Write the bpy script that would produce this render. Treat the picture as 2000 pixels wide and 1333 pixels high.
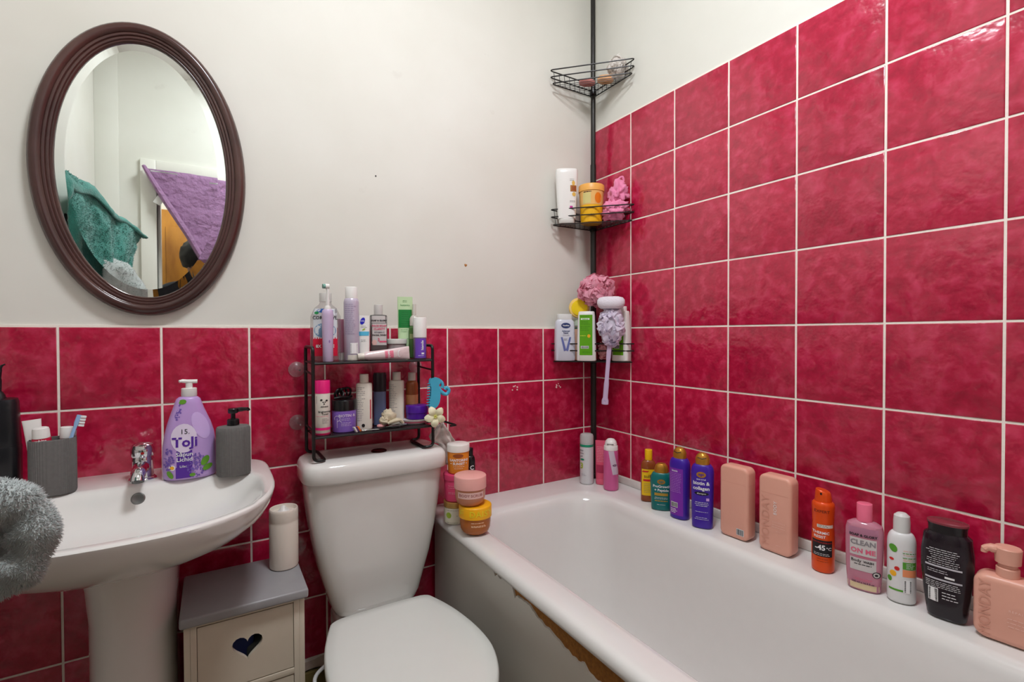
import bpy, bmesh, math, random
from mathutils import Vector, Matrix, noise
random.seed(7)
PI = math.pi
for o in list(bpy.data.objects):
    bpy.data.objects.remove(o, do_unlink=True)
sc = bpy.context.scene
COL = sc.collection

# ------------------------------------------------------------------ camera
cam_d = bpy.data.cameras.new('camera')
cam_d.sensor_width = 36.0
cam_d.lens = 36.0 * 959.345 / 2000.0
cam_d.clip_start = 0.02
cam = bpy.data.objects.new('camera', cam_d)
COL.objects.link(cam)
yaw, pitch, roll = 0.5477, -0.0140, -0.0035
fw = Vector((math.sin(yaw) * math.cos(pitch), math.cos(yaw) * math.cos(pitch), math.sin(pitch)))
rt = Vector((math.cos(yaw), -math.sin(yaw), 0))
up = rt.cross(fw)
r2 = rt * math.cos(roll) + up * math.sin(roll)
u2 = -rt * math.sin(roll) + up * math.cos(roll)
R3 = Matrix((r2, u2, -fw)).transposed()
cam.matrix_world = Matrix.Translation((-1.3446, -1.5512, 1.1276)) @ R3.to_4x4()
sc.camera = cam

# ------------------------------------------------------------------ world, exposure
w = bpy.data.worlds.new('world')
sc.world = w
w.use_nodes = True
w.node_tree.nodes['Background'].inputs[0].default_value = (0.75, 0.82, 0.9, 1)
w.node_tree.nodes['Background'].inputs[1].default_value = 0.5
vs = sc.view_settings
vs.view_transform = 'Standard'
vs.look = 'None'
vs.gamma = 1.0
vs.use_curve_mapping = False
vs.exposure = 0.0
LAMP_STRENGTH = 63.0      # emission of the opal ceiling lamp
LAMP_RGB = (246, 250, 255)
HALL_FILL_WATTS = 16.0

# ------------------------------------------------------------------ materials
def lin(c):
    r = []
    for v in c:
        v = v / 255.0
        r.append(v / 12.92 if v <= 0.04045 else ((v + 0.055) / 1.055) ** 2.4)
    return (*r, 1.0)

MATS = {}
def M(name, rgb, rough=0.4, metal=0.0, trans=0.0, coat=0.0, var=0.06, vscale=30.0, bump=0.0, bscale=200.0,
      emit=0.0, ior=1.45, sub=0.0, sheen=0.0, alpha=1.0, bdist=0.002):
    if name in MATS:
        return MATS[name]
    m = bpy.data.materials.new(name)
    m.use_nodes = True
    nt = m.node_tree
    b = nt.nodes['Principled BSDF']
    c = lin(rgb)
    tc = nt.nodes.new('ShaderNodeTexCoord')
    nz = nt.nodes.new('ShaderNodeTexNoise')
    nz.inputs['Scale'].default_value = vscale
    nz.inputs['Detail'].default_value = 4
    nt.links.new(tc.outputs['Object'], nz.inputs['Vector'])
    mx = nt.nodes.new('ShaderNodeMix')
    mx.data_type = 'RGBA'
    mx.inputs[6].default_value = tuple(max(0, x * (1 - var)) for x in c[:3]) + (1,)
    mx.inputs[7].default_value = tuple(min(1, x * (1 + var)) for x in c[:3]) + (1,)
    nt.links.new(nz.outputs['Fac'], mx.inputs[0])
    nt.links.new(mx.outputs[2], b.inputs['Base Color'])
    b.inputs['Roughness'].default_value = rough
    b.inputs['Metallic'].default_value = metal
    b.inputs['Transmission Weight'].default_value = trans
    b.inputs['Coat Weight'].default_value = coat
    b.inputs['IOR'].default_value = ior
    b.inputs['Alpha'].default_value = alpha
    if sub:
        b.inputs['Subsurface Weight'].default_value = sub
        b.inputs['Subsurface Radius'].default_value = (0.01, 0.008, 0.006)
    if sheen:
        b.inputs['Sheen Weight'].default_value = sheen
    if emit:
        b.inputs['Emission Color'].default_value = c
        b.inputs['Emission Strength'].default_value = emit
    if bump:
        n2 = nt.nodes.new('ShaderNodeTexNoise')
        n2.inputs['Scale'].default_value = bscale
        n2.inputs['Detail'].default_value = 5
        nt.links.new(tc.outputs['Object'], n2.inputs['Vector'])
        bp = nt.nodes.new('ShaderNodeBump')
        bp.inputs['Strength'].default_value = bump
        bp.inputs['Distance'].default_value = bdist
        nt.links.new(n2.outputs['Fac'], bp.inputs['Height'])
        nt.links.new(bp.outputs['Normal'], b.inputs['Normal'])
    MATS[name] = m
    return m

def netm(name, rgb, tr=0.5):
    """thin net or gauze: part diffuse, part light coming through"""
    if name in MATS:
        return MATS[name]
    m = bpy.data.materials.new(name)
    m.use_nodes = True
    nt = m.node_tree
    nt.nodes.remove(nt.nodes['Principled BSDF'])
    out = nt.nodes['Material Output']
    tc = nt.nodes.new('ShaderNodeTexCoord')
    nz = nt.nodes.new('ShaderNodeTexNoise'); nz.inputs['Scale'].default_value = 70
    nt.links.new(tc.outputs['Object'], nz.inputs['Vector'])
    cr = nt.nodes.new('ShaderNodeValToRGB')
    cr.color_ramp.elements[0].position = .3; cr.color_ramp.elements[1].position = .7
    cr.color_ramp.elements[0].color = lin(tuple(c * .92 for c in rgb)); cr.color_ramp.elements[1].color = lin(rgb)
    nt.links.new(nz.outputs['Fac'], cr.inputs[0])
    d = nt.nodes.new('ShaderNodeBsdfDiffuse'); t_ = nt.nodes.new('ShaderNodeBsdfTranslucent'); mx = nt.nodes.new('ShaderNodeMixShader')
    mx.inputs[0].default_value = tr
    for q in (d, t_):
        nt.links.new(cr.outputs[0], q.inputs['Color'])
    nt.links.new(d.outputs[0], mx.inputs[1]); nt.links.new(t_.outputs[0], mx.inputs[2]); nt.links.new(mx.outputs[0], out.inputs['Surface'])
    MATS[name] = m
    return m

def tile_material():
    m = bpy.data.materials.new('crimson_tile')
    m.use_nodes = True
    nt = m.node_tree
    b = nt.nodes['Principled BSDF']
    tc = nt.nodes.new('ShaderNodeTexCoord')
    oi = nt.nodes.new('ShaderNodeObjectInfo')
    sclr = nt.nodes.new('ShaderNodeVectorMath'); sclr.operation = 'SCALE'
    cmb = nt.nodes.new('ShaderNodeCombineXYZ')
    for i in range(3):
        nt.links.new(oi.outputs['Random'], cmb.inputs[i])
    nt.links.new(cmb.outputs[0], sclr.inputs[0]); sclr.inputs['Scale'].default_value = 37.0
    add = nt.nodes.new('ShaderNodeVectorMath'); add.operation = 'ADD'
    nt.links.new(tc.outputs['Object'], add.inputs[0]); nt.links.new(sclr.outputs[0], add.inputs[1])
    n1 = nt.nodes.new('ShaderNodeTexNoise')
    n1.inputs['Scale'].default_value = 34; n1.inputs['Detail'].default_value = 3; n1.inputs['Distortion'].default_value = 0.2
    n1.inputs['Roughness'].default_value = 0.55
    nt.links.new(add.outputs[0], n1.inputs['Vector'])
    cr = nt.nodes.new('ShaderNodeValToRGB')
    e = cr.color_ramp.elements
    e[0].position = 0.30; e[0].color = lin((158, 11, 50))
    e[1].position = 0.72; e[1].color = lin((200, 48, 86))
    k = cr.color_ramp.elements.new(0.5); k.color = lin((179, 20, 60))
    nt.links.new(n1.outputs['Fac'], cr.inputs[0])
    hs = nt.nodes.new('ShaderNodeHueSaturation')
    mr = nt.nodes.new('ShaderNodeMapRange')
    mr.inputs[3].default_value = 0.93; mr.inputs[4].default_value = 1.07
    nt.links.new(oi.outputs['Random'], mr.inputs[0])
    nt.links.new(mr.outputs[0], hs.inputs['Value'])
    nt.links.new(cr.outputs[0], hs.inputs['Color'])
    nt.links.new(hs.outputs[0], b.inputs['Base Color'])
    b.inputs['Roughness'].default_value = 0.20
    b.inputs['IOR'].default_value = 1.7
    n2 = nt.nodes.new('ShaderNodeTexNoise')
    n2.inputs['Scale'].default_value = 34; n2.inputs['Detail'].default_value = 2.5
    nt.links.new(add.outputs[0], n2.inputs['Vector'])
    bp = nt.nodes.new('ShaderNodeBump'); bp.inputs['Strength'].default_value = 0.5; bp.inputs['Distance'].default_value = 0.005
    nt.links.new(n2.outputs['Fac'], bp.inputs['Height'])
    nt.links.new(bp.outputs['Normal'], b.inputs['Normal'])
    return m

def wall_material():
    m = bpy.data.materials.new('painted_plaster')
    m.use_nodes = True
    nt = m.node_tree
    b = nt.nodes['Principled BSDF']
    tc = nt.nodes.new('ShaderNodeTexCoord')
    n1 = nt.nodes.new('ShaderNodeTexNoise'); n1.inputs['Scale'].default_value = 2.2; n1.inputs['Detail'].default_value = 5
    nt.links.new(tc.outputs['Object'], n1.inputs['Vector'])
    cr = nt.nodes.new('ShaderNodeValToRGB')
    cr.color_ramp.elements[0].position = 0.3; cr.color_ramp.elements[0].color = lin((219, 217, 207))
    cr.color_ramp.elements[1].position = 0.7; cr.color_ramp.elements[1].color = lin((228, 227, 219))
    nt.links.new(n1.outputs['Fac'], cr.inputs[0])
    # sparse scuffs
    n3 = nt.nodes.new('ShaderNodeTexNoise'); n3.inputs['Scale'].default_value = 9; n3.inputs['Detail'].default_value = 7
    nt.links.new(tc.outputs['Object'], n3.inputs['Vector'])
    r3 = nt.nodes.new('ShaderNodeValToRGB')
    r3.color_ramp.elements[0].position = 0.70; r3.color_ramp.elements[1].position = 0.80
    nt.links.new(n3.outputs['Fac'], r3.inputs[0])
    mx = nt.nodes.new('ShaderNodeMix'); mx.data_type = 'RGBA'
    mul = nt.nodes.new('ShaderNodeMath'); mul.operation = 'MULTIPLY'; mul.inputs[1].default_value = 0.35
    nt.links.new(r3.outputs[0], mul.inputs[0]); nt.links.new(mul.outputs[0], mx.inputs[0])
    nt.links.new(cr.outputs[0], mx.inputs[6]); mx.inputs[7].default_value = lin((190, 182, 174))
    nt.links.new(mx.outputs[2], b.inputs['Base Color'])
    b.inputs['Roughness'].default_value = 0.62
    b.inputs['Specular IOR Level'].default_value = 0.3
    n2 = nt.nodes.new('ShaderNodeTexNoise'); n2.inputs['Scale'].default_value = 14; n2.inputs['Detail'].default_value = 8
    nt.links.new(tc.outputs['Object'], n2.inputs['Vector'])
    bp = nt.nodes.new('ShaderNodeBump'); bp.inputs['Strength'].default_value = 0.15; bp.inputs['Distance'].default_value = 0.004
    nt.links.new(n2.outputs['Fac'], bp.inputs['Height']); nt.links.new(bp.outputs['Normal'], b.inputs['Normal'])
    return m

def wood_material(name, c0, c1, scale=(3, 3, 40), rough=0.35):
    m = bpy.data.materials.new(name)
    m.use_nodes = True
    nt = m.node_tree
    b = nt.nodes['Principled BSDF']
    tc = nt.nodes.new('ShaderNodeTexCoord')
    mp = nt.nodes.new('ShaderNodeMapping'); mp.inputs['Scale'].default_value = scale
    nt.links.new(tc.outputs['Object'], mp.inputs[0])
    n1 = nt.nodes.new('ShaderNodeTexNoise'); n1.inputs['Scale'].default_value = 3; n1.inputs['Detail'].default_value = 6
    nt.links.new(mp.outputs[0], n1.inputs['Vector'])
    cr = nt.nodes.new('ShaderNodeValToRGB')
    cr.color_ramp.elements[0].position = 0.35; cr.color_ramp.elements[0].color = lin(c0)
    cr.color_ramp.elements[1].position = 0.7; cr.color_ramp.elements[1].color = lin(c1)
    nt.links.new(n1.outputs['Fac'], cr.inputs[0]); nt.links.new(cr.outputs[0], b.inputs['Base Color'])
    b.inputs['Roughness'].default_value = rough
    return m

TILE = tile_material()
WALL = wall_material()
GROUT = M('cream_grout', (250, 238, 228), 0.75, var=0.10, vscale=18, bump=0.3)
CERAMIC = M('white_ceramic', (226, 224, 220), 0.10, var=0.015, coat=0.4)
ACRYL = M('bath_enamel', (224, 222, 219), 0.14, var=0.02, coat=0.3)
SEATM = M('seat_plastic', (216, 217, 212), 0.22, var=0.015)
CHROME = M('chrome', (215, 217, 220), 0.08, metal=1.0, var=0.02)
BLACKM = M('black_coated_wire', (20, 16, 15), 0.38, var=0.2)
POLEM = M('dark_pole', (44, 42, 40), 0.30, metal=0.35, var=0.2)
SMOKE = M('smoked_shelf_sheet', (38, 26, 30), 0.12, var=0.1)
BLK = M('black_plastic', (18, 18, 20), 0.25, var=0.2)
WHT = M('white_plastic', (232, 230, 226), 0.28, var=0.02)
WHT2 = M('warm_white_plastic', (220, 212, 200), 0.30, var=0.02)
INK = M('black_ink', (22, 20, 24), 0.5)
GREYINK = M('grey_ink', (120, 112, 122), 0.5)
WINK = M('white_ink', (240, 240, 240), 0.45, var=0.01)
PINKP = M('rose_pink_plastic', (226, 166, 146), 0.36, var=0.02)
PINKD = M('rose_pink_relief', (214, 152, 132), 0.40, var=0.02)
CLEAR = M('clear_plastic', (250, 250, 250), 0.06, trans=1.0, var=0.0, ior=1.15)

# ------------------------------------------------------------------ mesh helpers
def finish(bm, name, mat, parent=None, smooth=True, ang=0.62, label=None, loc=None, rot=None):
    if smooth:
        bm.normal_update()
        for f in bm.faces:
            f.smooth = True
        for e in bm.edges:
            if len(e.link_faces) == 2:
                if e.calc_face_angle(0) > ang:
                    e.smooth = False
    me = bpy.data.meshes.new(name)
    bm.to_mesh(me)
    bm.free()
    for mm in (mat if isinstance(mat, (list, tuple)) else [mat]):
        me.materials.append(mm)
    return link(name, me, parent, label, loc, rot)

def link(name, me, parent=None, label=None, loc=None, rot=None):
    o = bpy.data.objects.new(name, me)
    COL.objects.link(o)
    if parent:
        o.parent = parent
    if label:
        o['label'] = label
    if loc is not None:
        o.location = loc
    if rot is not None:
        o.rotation_euler = rot
    return o

def thing(name, label, cat, loc=(0, 0, 0), rotz=0.0, group=None, rot=None):
    o = bpy.data.objects.new(name, None)
    o.empty_display_size = 0.03
    COL.objects.link(o)
    o.location = loc
    o.rotation_euler = rot if rot else (0, 0, rotz)
    o['label'] = label
    o['category'] = cat
    if group:
        o['group'] = group
    return o

def tag(o, label, cat, group=None):
    o['label'] = label
    o['category'] = cat
    if group:
        o['group'] = group
    return o

def struct(o):
    o['kind'] = 'structure'
    return o

def box(bm, x0, x1, y0, y1, z0, z1, bev=0.0, seg=2):
    g = bmesh.ops.create_cube(bm, size=1.0)
    vs_ = g['verts']
    for v in vs_:
        v.co = Vector((x0 + (v.co.x + .5) * (x1 - x0), y0 + (v.co.y + .5) * (y1 - y0), z0 + (v.co.z + .5) * (z1 - z0)))
    if bev:
        es = list({e for v in vs_ for e in v.link_edges})
        bmesh.ops.bevel(bm, geom=es, offset=bev, segments=seg, affect='EDGES', profile=0.5)
    return vs_

def boxo(name, x0, x1, y0, y1, z0, z1, mat, parent=None, bev=0.0, seg=2, label=None):
    bm = bmesh.new()
    box(bm, x0, x1, y0, y1, z0, z1, bev, seg)
    return finish(bm, name, mat, parent, label=label)

def loft(bm, rings, cap0=True, cap1=True, closed=True):
    vr = [[bm.verts.new(p) for p in r] for r in rings]
    n = len(rings[0])
    for a, b in zip(vr, vr[1:]):
        for i in range(n if closed else n - 1):
            j = (i + 1) % n
            bm.faces.new((a[i], a[j], b[j], b[i]))
    if cap0:
        bm.faces.new(list(reversed(vr[0])))
    if cap1:
        bm.faces.new(vr[-1])
    return vr

def se(a, b, n=2.0, N=32, z=0.0, cx=0.0, cy=0.0):
    r = []
    for i in range(N):
        t = 2 * PI * i / N
        c, s = math.cos(t), math.sin(t)
        r.append(Vector((cx + a * math.copysign(abs(c) ** (2 / n), c), cy + b * math.copysign(abs(s) ** (2 / n), s), z)))
    return r

def lathe(bm, prof, N=28, n=2.0, cx=0, cy=0, cap0=True, cap1=True):
    """prof: (z, a) or (z, a, b)"""
    return loft(bm, [se(p[1], p[2] if len(p) > 2 else p[1], n, N, p[0], cx, cy) for p in prof], cap0, cap1)

def tube(bm, pts, r, seg=8, closed=False, caps=True, flat=None):
    pts = [Vector(p) for p in pts]
    n = len(pts)
    rings = []
    prev = None
    for i, p in enumerate(pts):
        if closed:
            t = (pts[(i + 1) % n] - pts[i - 1]).normalized()
        else:
            t = (pts[min(i + 1, n - 1)] - pts[max(i - 1, 0)]).normalized()
        if prev is None:
            ref = Vector((0, 0, 1)) if abs(t.z) < 0.9 else Vector((0, 1, 0))
            nx = ref.cross(t).normalized()
        else:
            nx = (prev - t * prev.dot(t)).normalized()
        prev = nx
        ny = t.cross(nx)
        rr = r[i] if isinstance(r, (list, tuple)) else r
        k = flat if flat else 1.0
        rings.append([p + nx * rr * math.cos(2 * PI * j / seg) + ny * rr * k * math.sin(2 * PI * j / seg) for j in range(seg)])
    if closed:
        rings.append(rings[0][:])
        vr = [[bm.verts.new(q) for q in rg] for rg in rings[:-1]]
        for a in range(n):
            A, B = vr[a], vr[(a + 1) % n]
            for j in range(seg):
                bm.faces.new((A[j], A[(j + 1) % seg], B[(j + 1) % seg], B[j]))
    else:
        loft(bm, rings, caps, caps)

def smooth_path(pts, k=6, closed=False):
    pts = [Vector(p) for p in pts]
    n = len(pts)
    out = []
    rng = range(n) if closed else range(n - 1)
    for i in rng:
        p0 = pts[(i - 1) % n] if closed or i > 0 else pts[0]
        p1, p2 = pts[i], pts[(i + 1) % n]
        p3 = pts[(i + 2) % n] if closed or i + 2 < n else pts[-1]
        for j in range(k):
            t = j / k
            out.append(0.5 * ((2 * p1) + (-p0 + p2) * t + (2 * p0 - 5 * p1 + 4 * p2 - p3) * t * t + (-p0 + 3 * p1 - 3 * p2 + p3) * t ** 3))
    if not closed:
        out.append(pts[-1])
    return out

def round_path(pts, r, k=5, closed=False):
    pts = [Vector(p) for p in pts]
    n = len(pts)
    out = []
    for i, p in enumerate(pts):
        if not closed and i in (0, n - 1):
            out.append(p)
            continue
        a, b = pts[i - 1], pts[(i + 1) % n]
        da, db = (a - p), (b - p)
        rr = min(r, da.length * .45, db.length * .45)
        s, e = p + da.normalized() * rr, p + db.normalized() * rr
        for j in range(k + 1):
            t = j / k
            out.append(s * (1 - t) ** 2 + p * 2 * t * (1 - t) + e * t * t)
    return out

# ------------------------------------------------------------------ flat print on surfaces
TXT = {}
def text2d(s, size, bold=0.0, align='CENTER', sp=1.0):
    key = (s, bold, align, sp)
    if key not in TXT:
        cu = bpy.data.curves.new('t', 'FONT')
        cu.body = s
        cu.size = 1.0
        cu.align_x = align
        cu.align_y = 'CENTER'
        cu.resolution_u = 2
        cu.offset = bold
        cu.space_character = sp
        ob = bpy.data.objects.new('t', cu)
        COL.objects.link(ob)
        dg = bpy.context.evaluated_depsgraph_get()
        me = ob.evaluated_get(dg).to_mesh()
        TXT[key] = ([(v.co.x, v.co.y) for v in me.vertices], [tuple(p.vertices) for p in me.polygons])
        ob.evaluated_get(dg).to_mesh_clear()
        bpy.data.objects.remove(ob, do_unlink=True)
        bpy.data.curves.remove(cu)
    vs_, fs = TXT[key]
    return [(x * size, y * size) for x, y in vs_], fs

class Surf:
    """superellipse-section body; the print side faces local -Y"""
    def __init__(self, prof, n):
        self.p = sorted([(q[0], q[1], q[2] if len(q) > 2 else q[1]) for q in prof])
        self.n = n
    def ab(self, z):
        p = self.p
        if z <= p[0][0]:
            return p[0][1:]
        for q, r in zip(p, p[1:]):
            if q[0] <= z <= r[0] and r[0] > q[0]:
                t = (z - q[0]) / (r[0] - q[0])
                return q[1] + (r[1] - q[1]) * t, q[2] + (r[2] - q[2]) * t
        return p[-1][1:]
    def pt(self, s, z, off):
        a, b = self.ab(z)
        t = min(0.995, abs(s) / max(a, 1e-5))
        y = b * (1 - t ** self.n) ** (1 / self.n)
        nx = 0.0
        return Vector((math.copysign(t * a, s) if s else 0, -(y + off), z))
    def apt(self, ang, z, off):   # wrap by angle, 0 = front
        a, b = self.ab(z)
        return Vector(((a + off) * math.sin(ang), -(b + off) * math.cos(ang), z))

def panel(S, parent, name, mat, x0, x1, z0, z1, off=0.0005, nx=10, nz=6, shear=0.0):
    bm = bmesh.new()
    g = [[bm.verts.new(S.pt(x0 + (x1 - x0) * i / nx + shear * (j / nz - .5), z0 + (z1 - z0) * j / nz, off)) for i in range(nx + 1)] for j in range(nz + 1)]
    for j in range(nz):
        for i in range(nx):
            bm.faces.new((g[j][i], g[j][i + 1], g[j + 1][i + 1], g[j + 1][i]))
    return finish(bm, name, mat, parent)

def band(S, parent, name, mat, z0, z1, a0=-PI, a1=PI, off=0.0005, nx=32, nz=2):
    bm = bmesh.new()
    g = [[bm.verts.new(S.apt(a0 + (a1 - a0) * i / nx, z0 + (z1 - z0) * j / nz, off)) for i in range(nx + 1)] for j in range(nz + 1)]
    for j in range(nz):
        for i in range(nx):
            bm.faces.new((g[j][i], g[j][i + 1], g[j + 1][i + 1], g[j + 1][i]))
    return finish(bm, name, mat, parent)

def oval(S, parent, name, mat, cx, cz, rx, rz, off=0.0007, N=20, rot=0.0):
    bm = bmesh.new()
    c = bm.verts.new(S.pt(cx, cz, off))
    rs = []
    for k in (0.5, 1.0):
        ring = []
        for i in range(N):
            t = 2 * PI * i / N
            x, z = rx * k * math.cos(t), rz * k * math.sin(t)
            ring.append(bm.verts.new(S.pt(cx + x * math.cos(rot) - z * math.sin(rot), cz + x * math.sin(rot) + z * math.cos(rot), off)))
        rs.append(ring)
    for i in range(N):
        j = (i + 1) % N
        bm.faces.new((c, rs[0][i], rs[0][j]))
        bm.faces.new((rs[0][i], rs[1][i], rs[1][j], rs[0][j]))
    return finish(bm, name, mat, parent)

def text(S, parent, s, cx, cz, size, mat, rot=0.0, off=0.0010, bold=0.0, align='CENTER', sx=1.0, name='lettering', sp=1.0):
    v2, fs = text2d(s, size, bold, align, sp)
    bm = bmesh.new()
    c, sn = math.cos(rot), math.sin(rot)
    vv = [bm.verts.new(S.pt(cx + x * sx * c - y * sn, cz + x * sx * sn + y * c, off)) for x, y in v2]
    for f in fs:
        try:
            bm.faces.new([vv[i] for i in f])
        except ValueError:
            pass
    return finish(bm, name, mat, parent, smooth=False)

def lines(S, parent, mat, x0, x1, zs, th=0.0009, off=0.0009, name='fine_print', ragged=0.25, seed=1, center=False):
    rnd = random.Random(seed)
    bm = bmesh.new()
    for z in zs:
        L = (x1 - x0) * (1 - ragged * rnd.random())
        s0 = (x0 + x1) / 2 - L / 2 if center else x0
        x = s0
        while x < s0 + L - 0.001:
            wl = min(rnd.uniform(.003, .009), s0 + L - x)
            k = 3
            lo = [bm.verts.new(S.pt(x + wl * i / k, z - th / 2, off)) for i in range(k + 1)]
            hi = [bm.verts.new(S.pt(x + wl * i / k, z + th / 2, off)) for i in range(k + 1)]
            for i in range(k):
                bm.faces.new((lo[i], lo[i + 1], hi[i + 1], hi[i]))
            x += wl + 0.0013
    return finish(bm, name, mat, parent, smooth=False)

def barcode(S, parent, x0, x1, z0, z1, vert=True, seed=3, off=0.0009):
    p = panel(S, parent, 'barcode', WINK, x0, x1, z0, z1, off, 4, 2)
    rnd = random.Random(seed)
    bm = bmesh.new()
    m = 0.0012
    x, e = (x0 + m, x1 - m) if vert else (z0 + m, z1 - m)
    while x < e - 0.0006:
        wl = rnd.choice((.0006, .001, .0014))
        q = ((x, z0 + m), (x + wl, z0 + m), (x + wl, z1 - m), (x, z1 - m)) if vert else ((x0 + m, x), (x1 - m, x), (x1 - m, x + wl), (x0 + m, x + wl))
        bm.faces.new([bm.verts.new(S.pt(a, b, off + 0.0004)) for a, b in q])
        x += wl + rnd.choice((.0006, .001))
    finish(bm, 'bars', INK, parent, smooth=False)
    return p

def bprof(a, b, h, na, nb, sh, r=0.004, k=5, a0=None, b0=None, kind='round'):
    """bottle body profile: base fillet, side (a0,b0 at the base), shoulder of height sh to the neck na,nb at h"""
    a0 = a0 or a
    b0 = b0 or b
    P = []
    for i in range(4):
        t = PI / 2 * i / 3
        P.append((r - r * math.cos(t) if i else 0.0, a0 - r + r * math.sin(t), b0 - r + r * math.sin(t)))
    for i in range(1, 5):
        t = i / 5
        P.append((r + (h - sh - r) * t, a0 + (a - a0) * t, b0 + (b - b0) * t))
    P.append((h - sh, a, b))
    for i in range(1, k + 1):
        t = PI / 2 * i / k
        if kind == 'round':
            P.append((h - sh + sh * math.sin(t), na + (a - na) * math.cos(t), nb + (b - nb) * math.cos(t)))
        else:
            P.append((h - sh + sh * i / k, a + (na - a) * i / k, b + (nb - b) * i / k))
    return P

def capprof(z0, z1, a, b=None, r=0.0015, a1=None, b1=None):
    b = a if b is None else b
    a1 = a if a1 is None else a1
    b1 = b if b1 is None else b1
    return [(z0, a, b), (z1 - r, a1, b1), (z1 - r * .4, a1 - r * .35, b1 - r * .35), (z1, a1 - r, b1 - r)]

def body(parent, name, mat, prof, n=2.0, N=32, label=None):
    bm = bmesh.new()
    prof = [(q[0], q[1], q[2] if len(q) > 2 else q[1]) for q in prof]
    lathe(bm, prof, N, n)
    return finish(bm, name, mat, parent, label=label), Surf(prof, n)

# ================================================================== ROOM
ZT = 1.15
XL, YF, ZC = -1.86, -1.80, 2.80
SZ, SX, SY = 0.2013, 0.2, 0.2045

floor_m = M('grey_floor_vinyl', (120, 104, 84), 0.5, var=0.12, vscale=8)
struct(boxo('floor', XL - .1, 0.1, -3.2, 0.1, -0.1, 0.0, floor_m))
struct(boxo('ceiling', XL - .1, 0.1, -3.2, 0.1, ZC, ZC + .1, M('ceiling_paint', (236, 234, 230), .6)))
wall_back = struct(boxo('wall_back', XL - .1, 0.1, 0.006, 0.106, 0, ZC, WALL))
wall_right = struct(boxo('wall_right', 0.006, 0.106, YF - .1, 0.006, 0, ZC, WALL))
wall_left = struct(boxo('wall_left', XL - .1, XL, YF - .1, 0.006, 0, ZC, WALL))
bm = bmesh.new()
DX0, DX1, DZ = -1.60, -0.84, 2.02
box(bm, XL - .1, DX0, YF - .1, YF, 0, ZC)
box(bm, DX1, 0.006, YF - .1, YF, 0, ZC)
box(bm, DX0, DX1, YF - .1, YF, DZ, ZC)
wall_front = struct(finish(bm, 'wall_front', WALL, smooth=False))
boxo('pipe_boxing', XL, XL + .10, YF, YF + .012, 0.0, ZC, WALL, wall_front, bev=.002)

def tile_mesh(wd, ht):
    key = ('tile', round(wd, 4), round(ht, 4))
    if key in TXT:
        return TXT[key]
    bm = bmesh.new()
    c, d0, d1, d2 = 0.0022, 0.0065, 0.0012, 0.0
    rings = []
    for ins, y in ((0, d0), (0, d1), (c * .4, d1 * .3), (c, d2)):
        rings.append([Vector((-wd / 2 + ins, y, -ht / 2 + ins)), Vector((wd / 2 - ins, y, -ht / 2 + ins)),
                      Vector((wd / 2 - ins, y, ht / 2 - ins)), Vector((-wd / 2 + ins, y, ht / 2 - ins))])
    loft(bm, rings, False, True)
    bm.normal_update()
    for f in bm.faces:
        f.smooth = True
    for e in bm.edges:
        if len(e.link_faces) == 2 and e.calc_face_angle(0) > 1.0:
            e.smooth = False
    me = bpy.data.meshes.new('tile')
    bm.to_mesh(me)
    bm.free()
    me.materials.append(TILE)
    TXT[key] = me
    return me

G = 0.0050
def put_tile(wall, side, s0, s1, z0, z1):
    wd, ht = abs(s1 - s0) - G, z1 - z0 - G
    if wd < .01 or ht < .01:
        return
    me = tile_mesh(wd, ht)
    cs, cz = (s0 + s1) / 2, (z0 + z1) / 2
    tilt = (random.uniform(-.004, .004), 0, random.uniform(-.004, .004))
    if side == 'b':
        link('tile', me, wall, loc=(cs, 0.0, cz), rot=tilt)
    else:
        link('tile', me, wall, loc=(0.0, cs, cz), rot=(tilt[0], 0, -PI / 2 + tilt[2]))

xe = [0.0] + [-(0.057 + i * SX) for i in range(9)] + [XL]
ze = [ZT - k * SZ for k in range(5)] + [0.164]
for i in range(len(xe) - 1):
    for k in range(5):
        if xe[i] > -0.6 and ze[k] < 0.56:
            continue
        put_tile(wall_back, 'b', xe[i], xe[i + 1], ze[k + 1], ze[k])
ye = [0.0] + [-(0.2044 + i * SY) for i in range(8)] + [YF]
zr = [ZT + 4 * SZ - k * SZ for k in range(7)] + [0.576]
for i in range(len(ye) - 1):
    for k in range(7):
        put_tile(wall_right, 'r', ye[i], ye[i + 1], zr[k + 1], zr[k])
boxo('grout_bed', XL, 0.0, 0.0016, 0.006, 0.155, ZT + .003, GROUT, wall_back)
boxo('grout_bed', 0.0016, 0.006, YF, 0.0016, 0.555, ZT + 4 * SZ + .003, GROUT, wall_right)
struct(boxo('trim_1', -0.004, 0.006, YF, 0.0, 0.5505, 0.577, M('sealant_white', (232, 228, 222), .35, var=.05), bev=.002))
olive = M('bare_skirting_wood', (120, 104, 58), 0.7, var=.35, vscale=14, bump=.6, bscale=60)
struct(boxo('baseboard_back', XL, -0.718, -0.012, 0.006, 0.0, 0.128, olive, bev=.003))
bm = bmesh.new()
top = []
N = 70
for i in range(N + 1):
    x = XL + (-0.718 - XL) * i / N
    nz_ = noise.noise(Vector((x * 22, 3, 1)))
    top.append((x, 0.152 + .010 * nz_, 0.133 + .008 * noise.noise(Vector((x * 35, 9, 1)))))
for d0, d1 in (((-0.004, 0.006)),):
    rings = [[Vector((x, d0, zl)), Vector((x, d1, zl)), Vector((x, d1, zh + .012)), Vector((x, d0 * .3, zh))] for x, zh, zl in top]
    loft(bm, rings)
struct(finish(bm, 'trim_2', M('crumbled_plaster', (196, 176, 160), .8, var=.25, vscale=60, bump=.8, bscale=120)))

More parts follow.
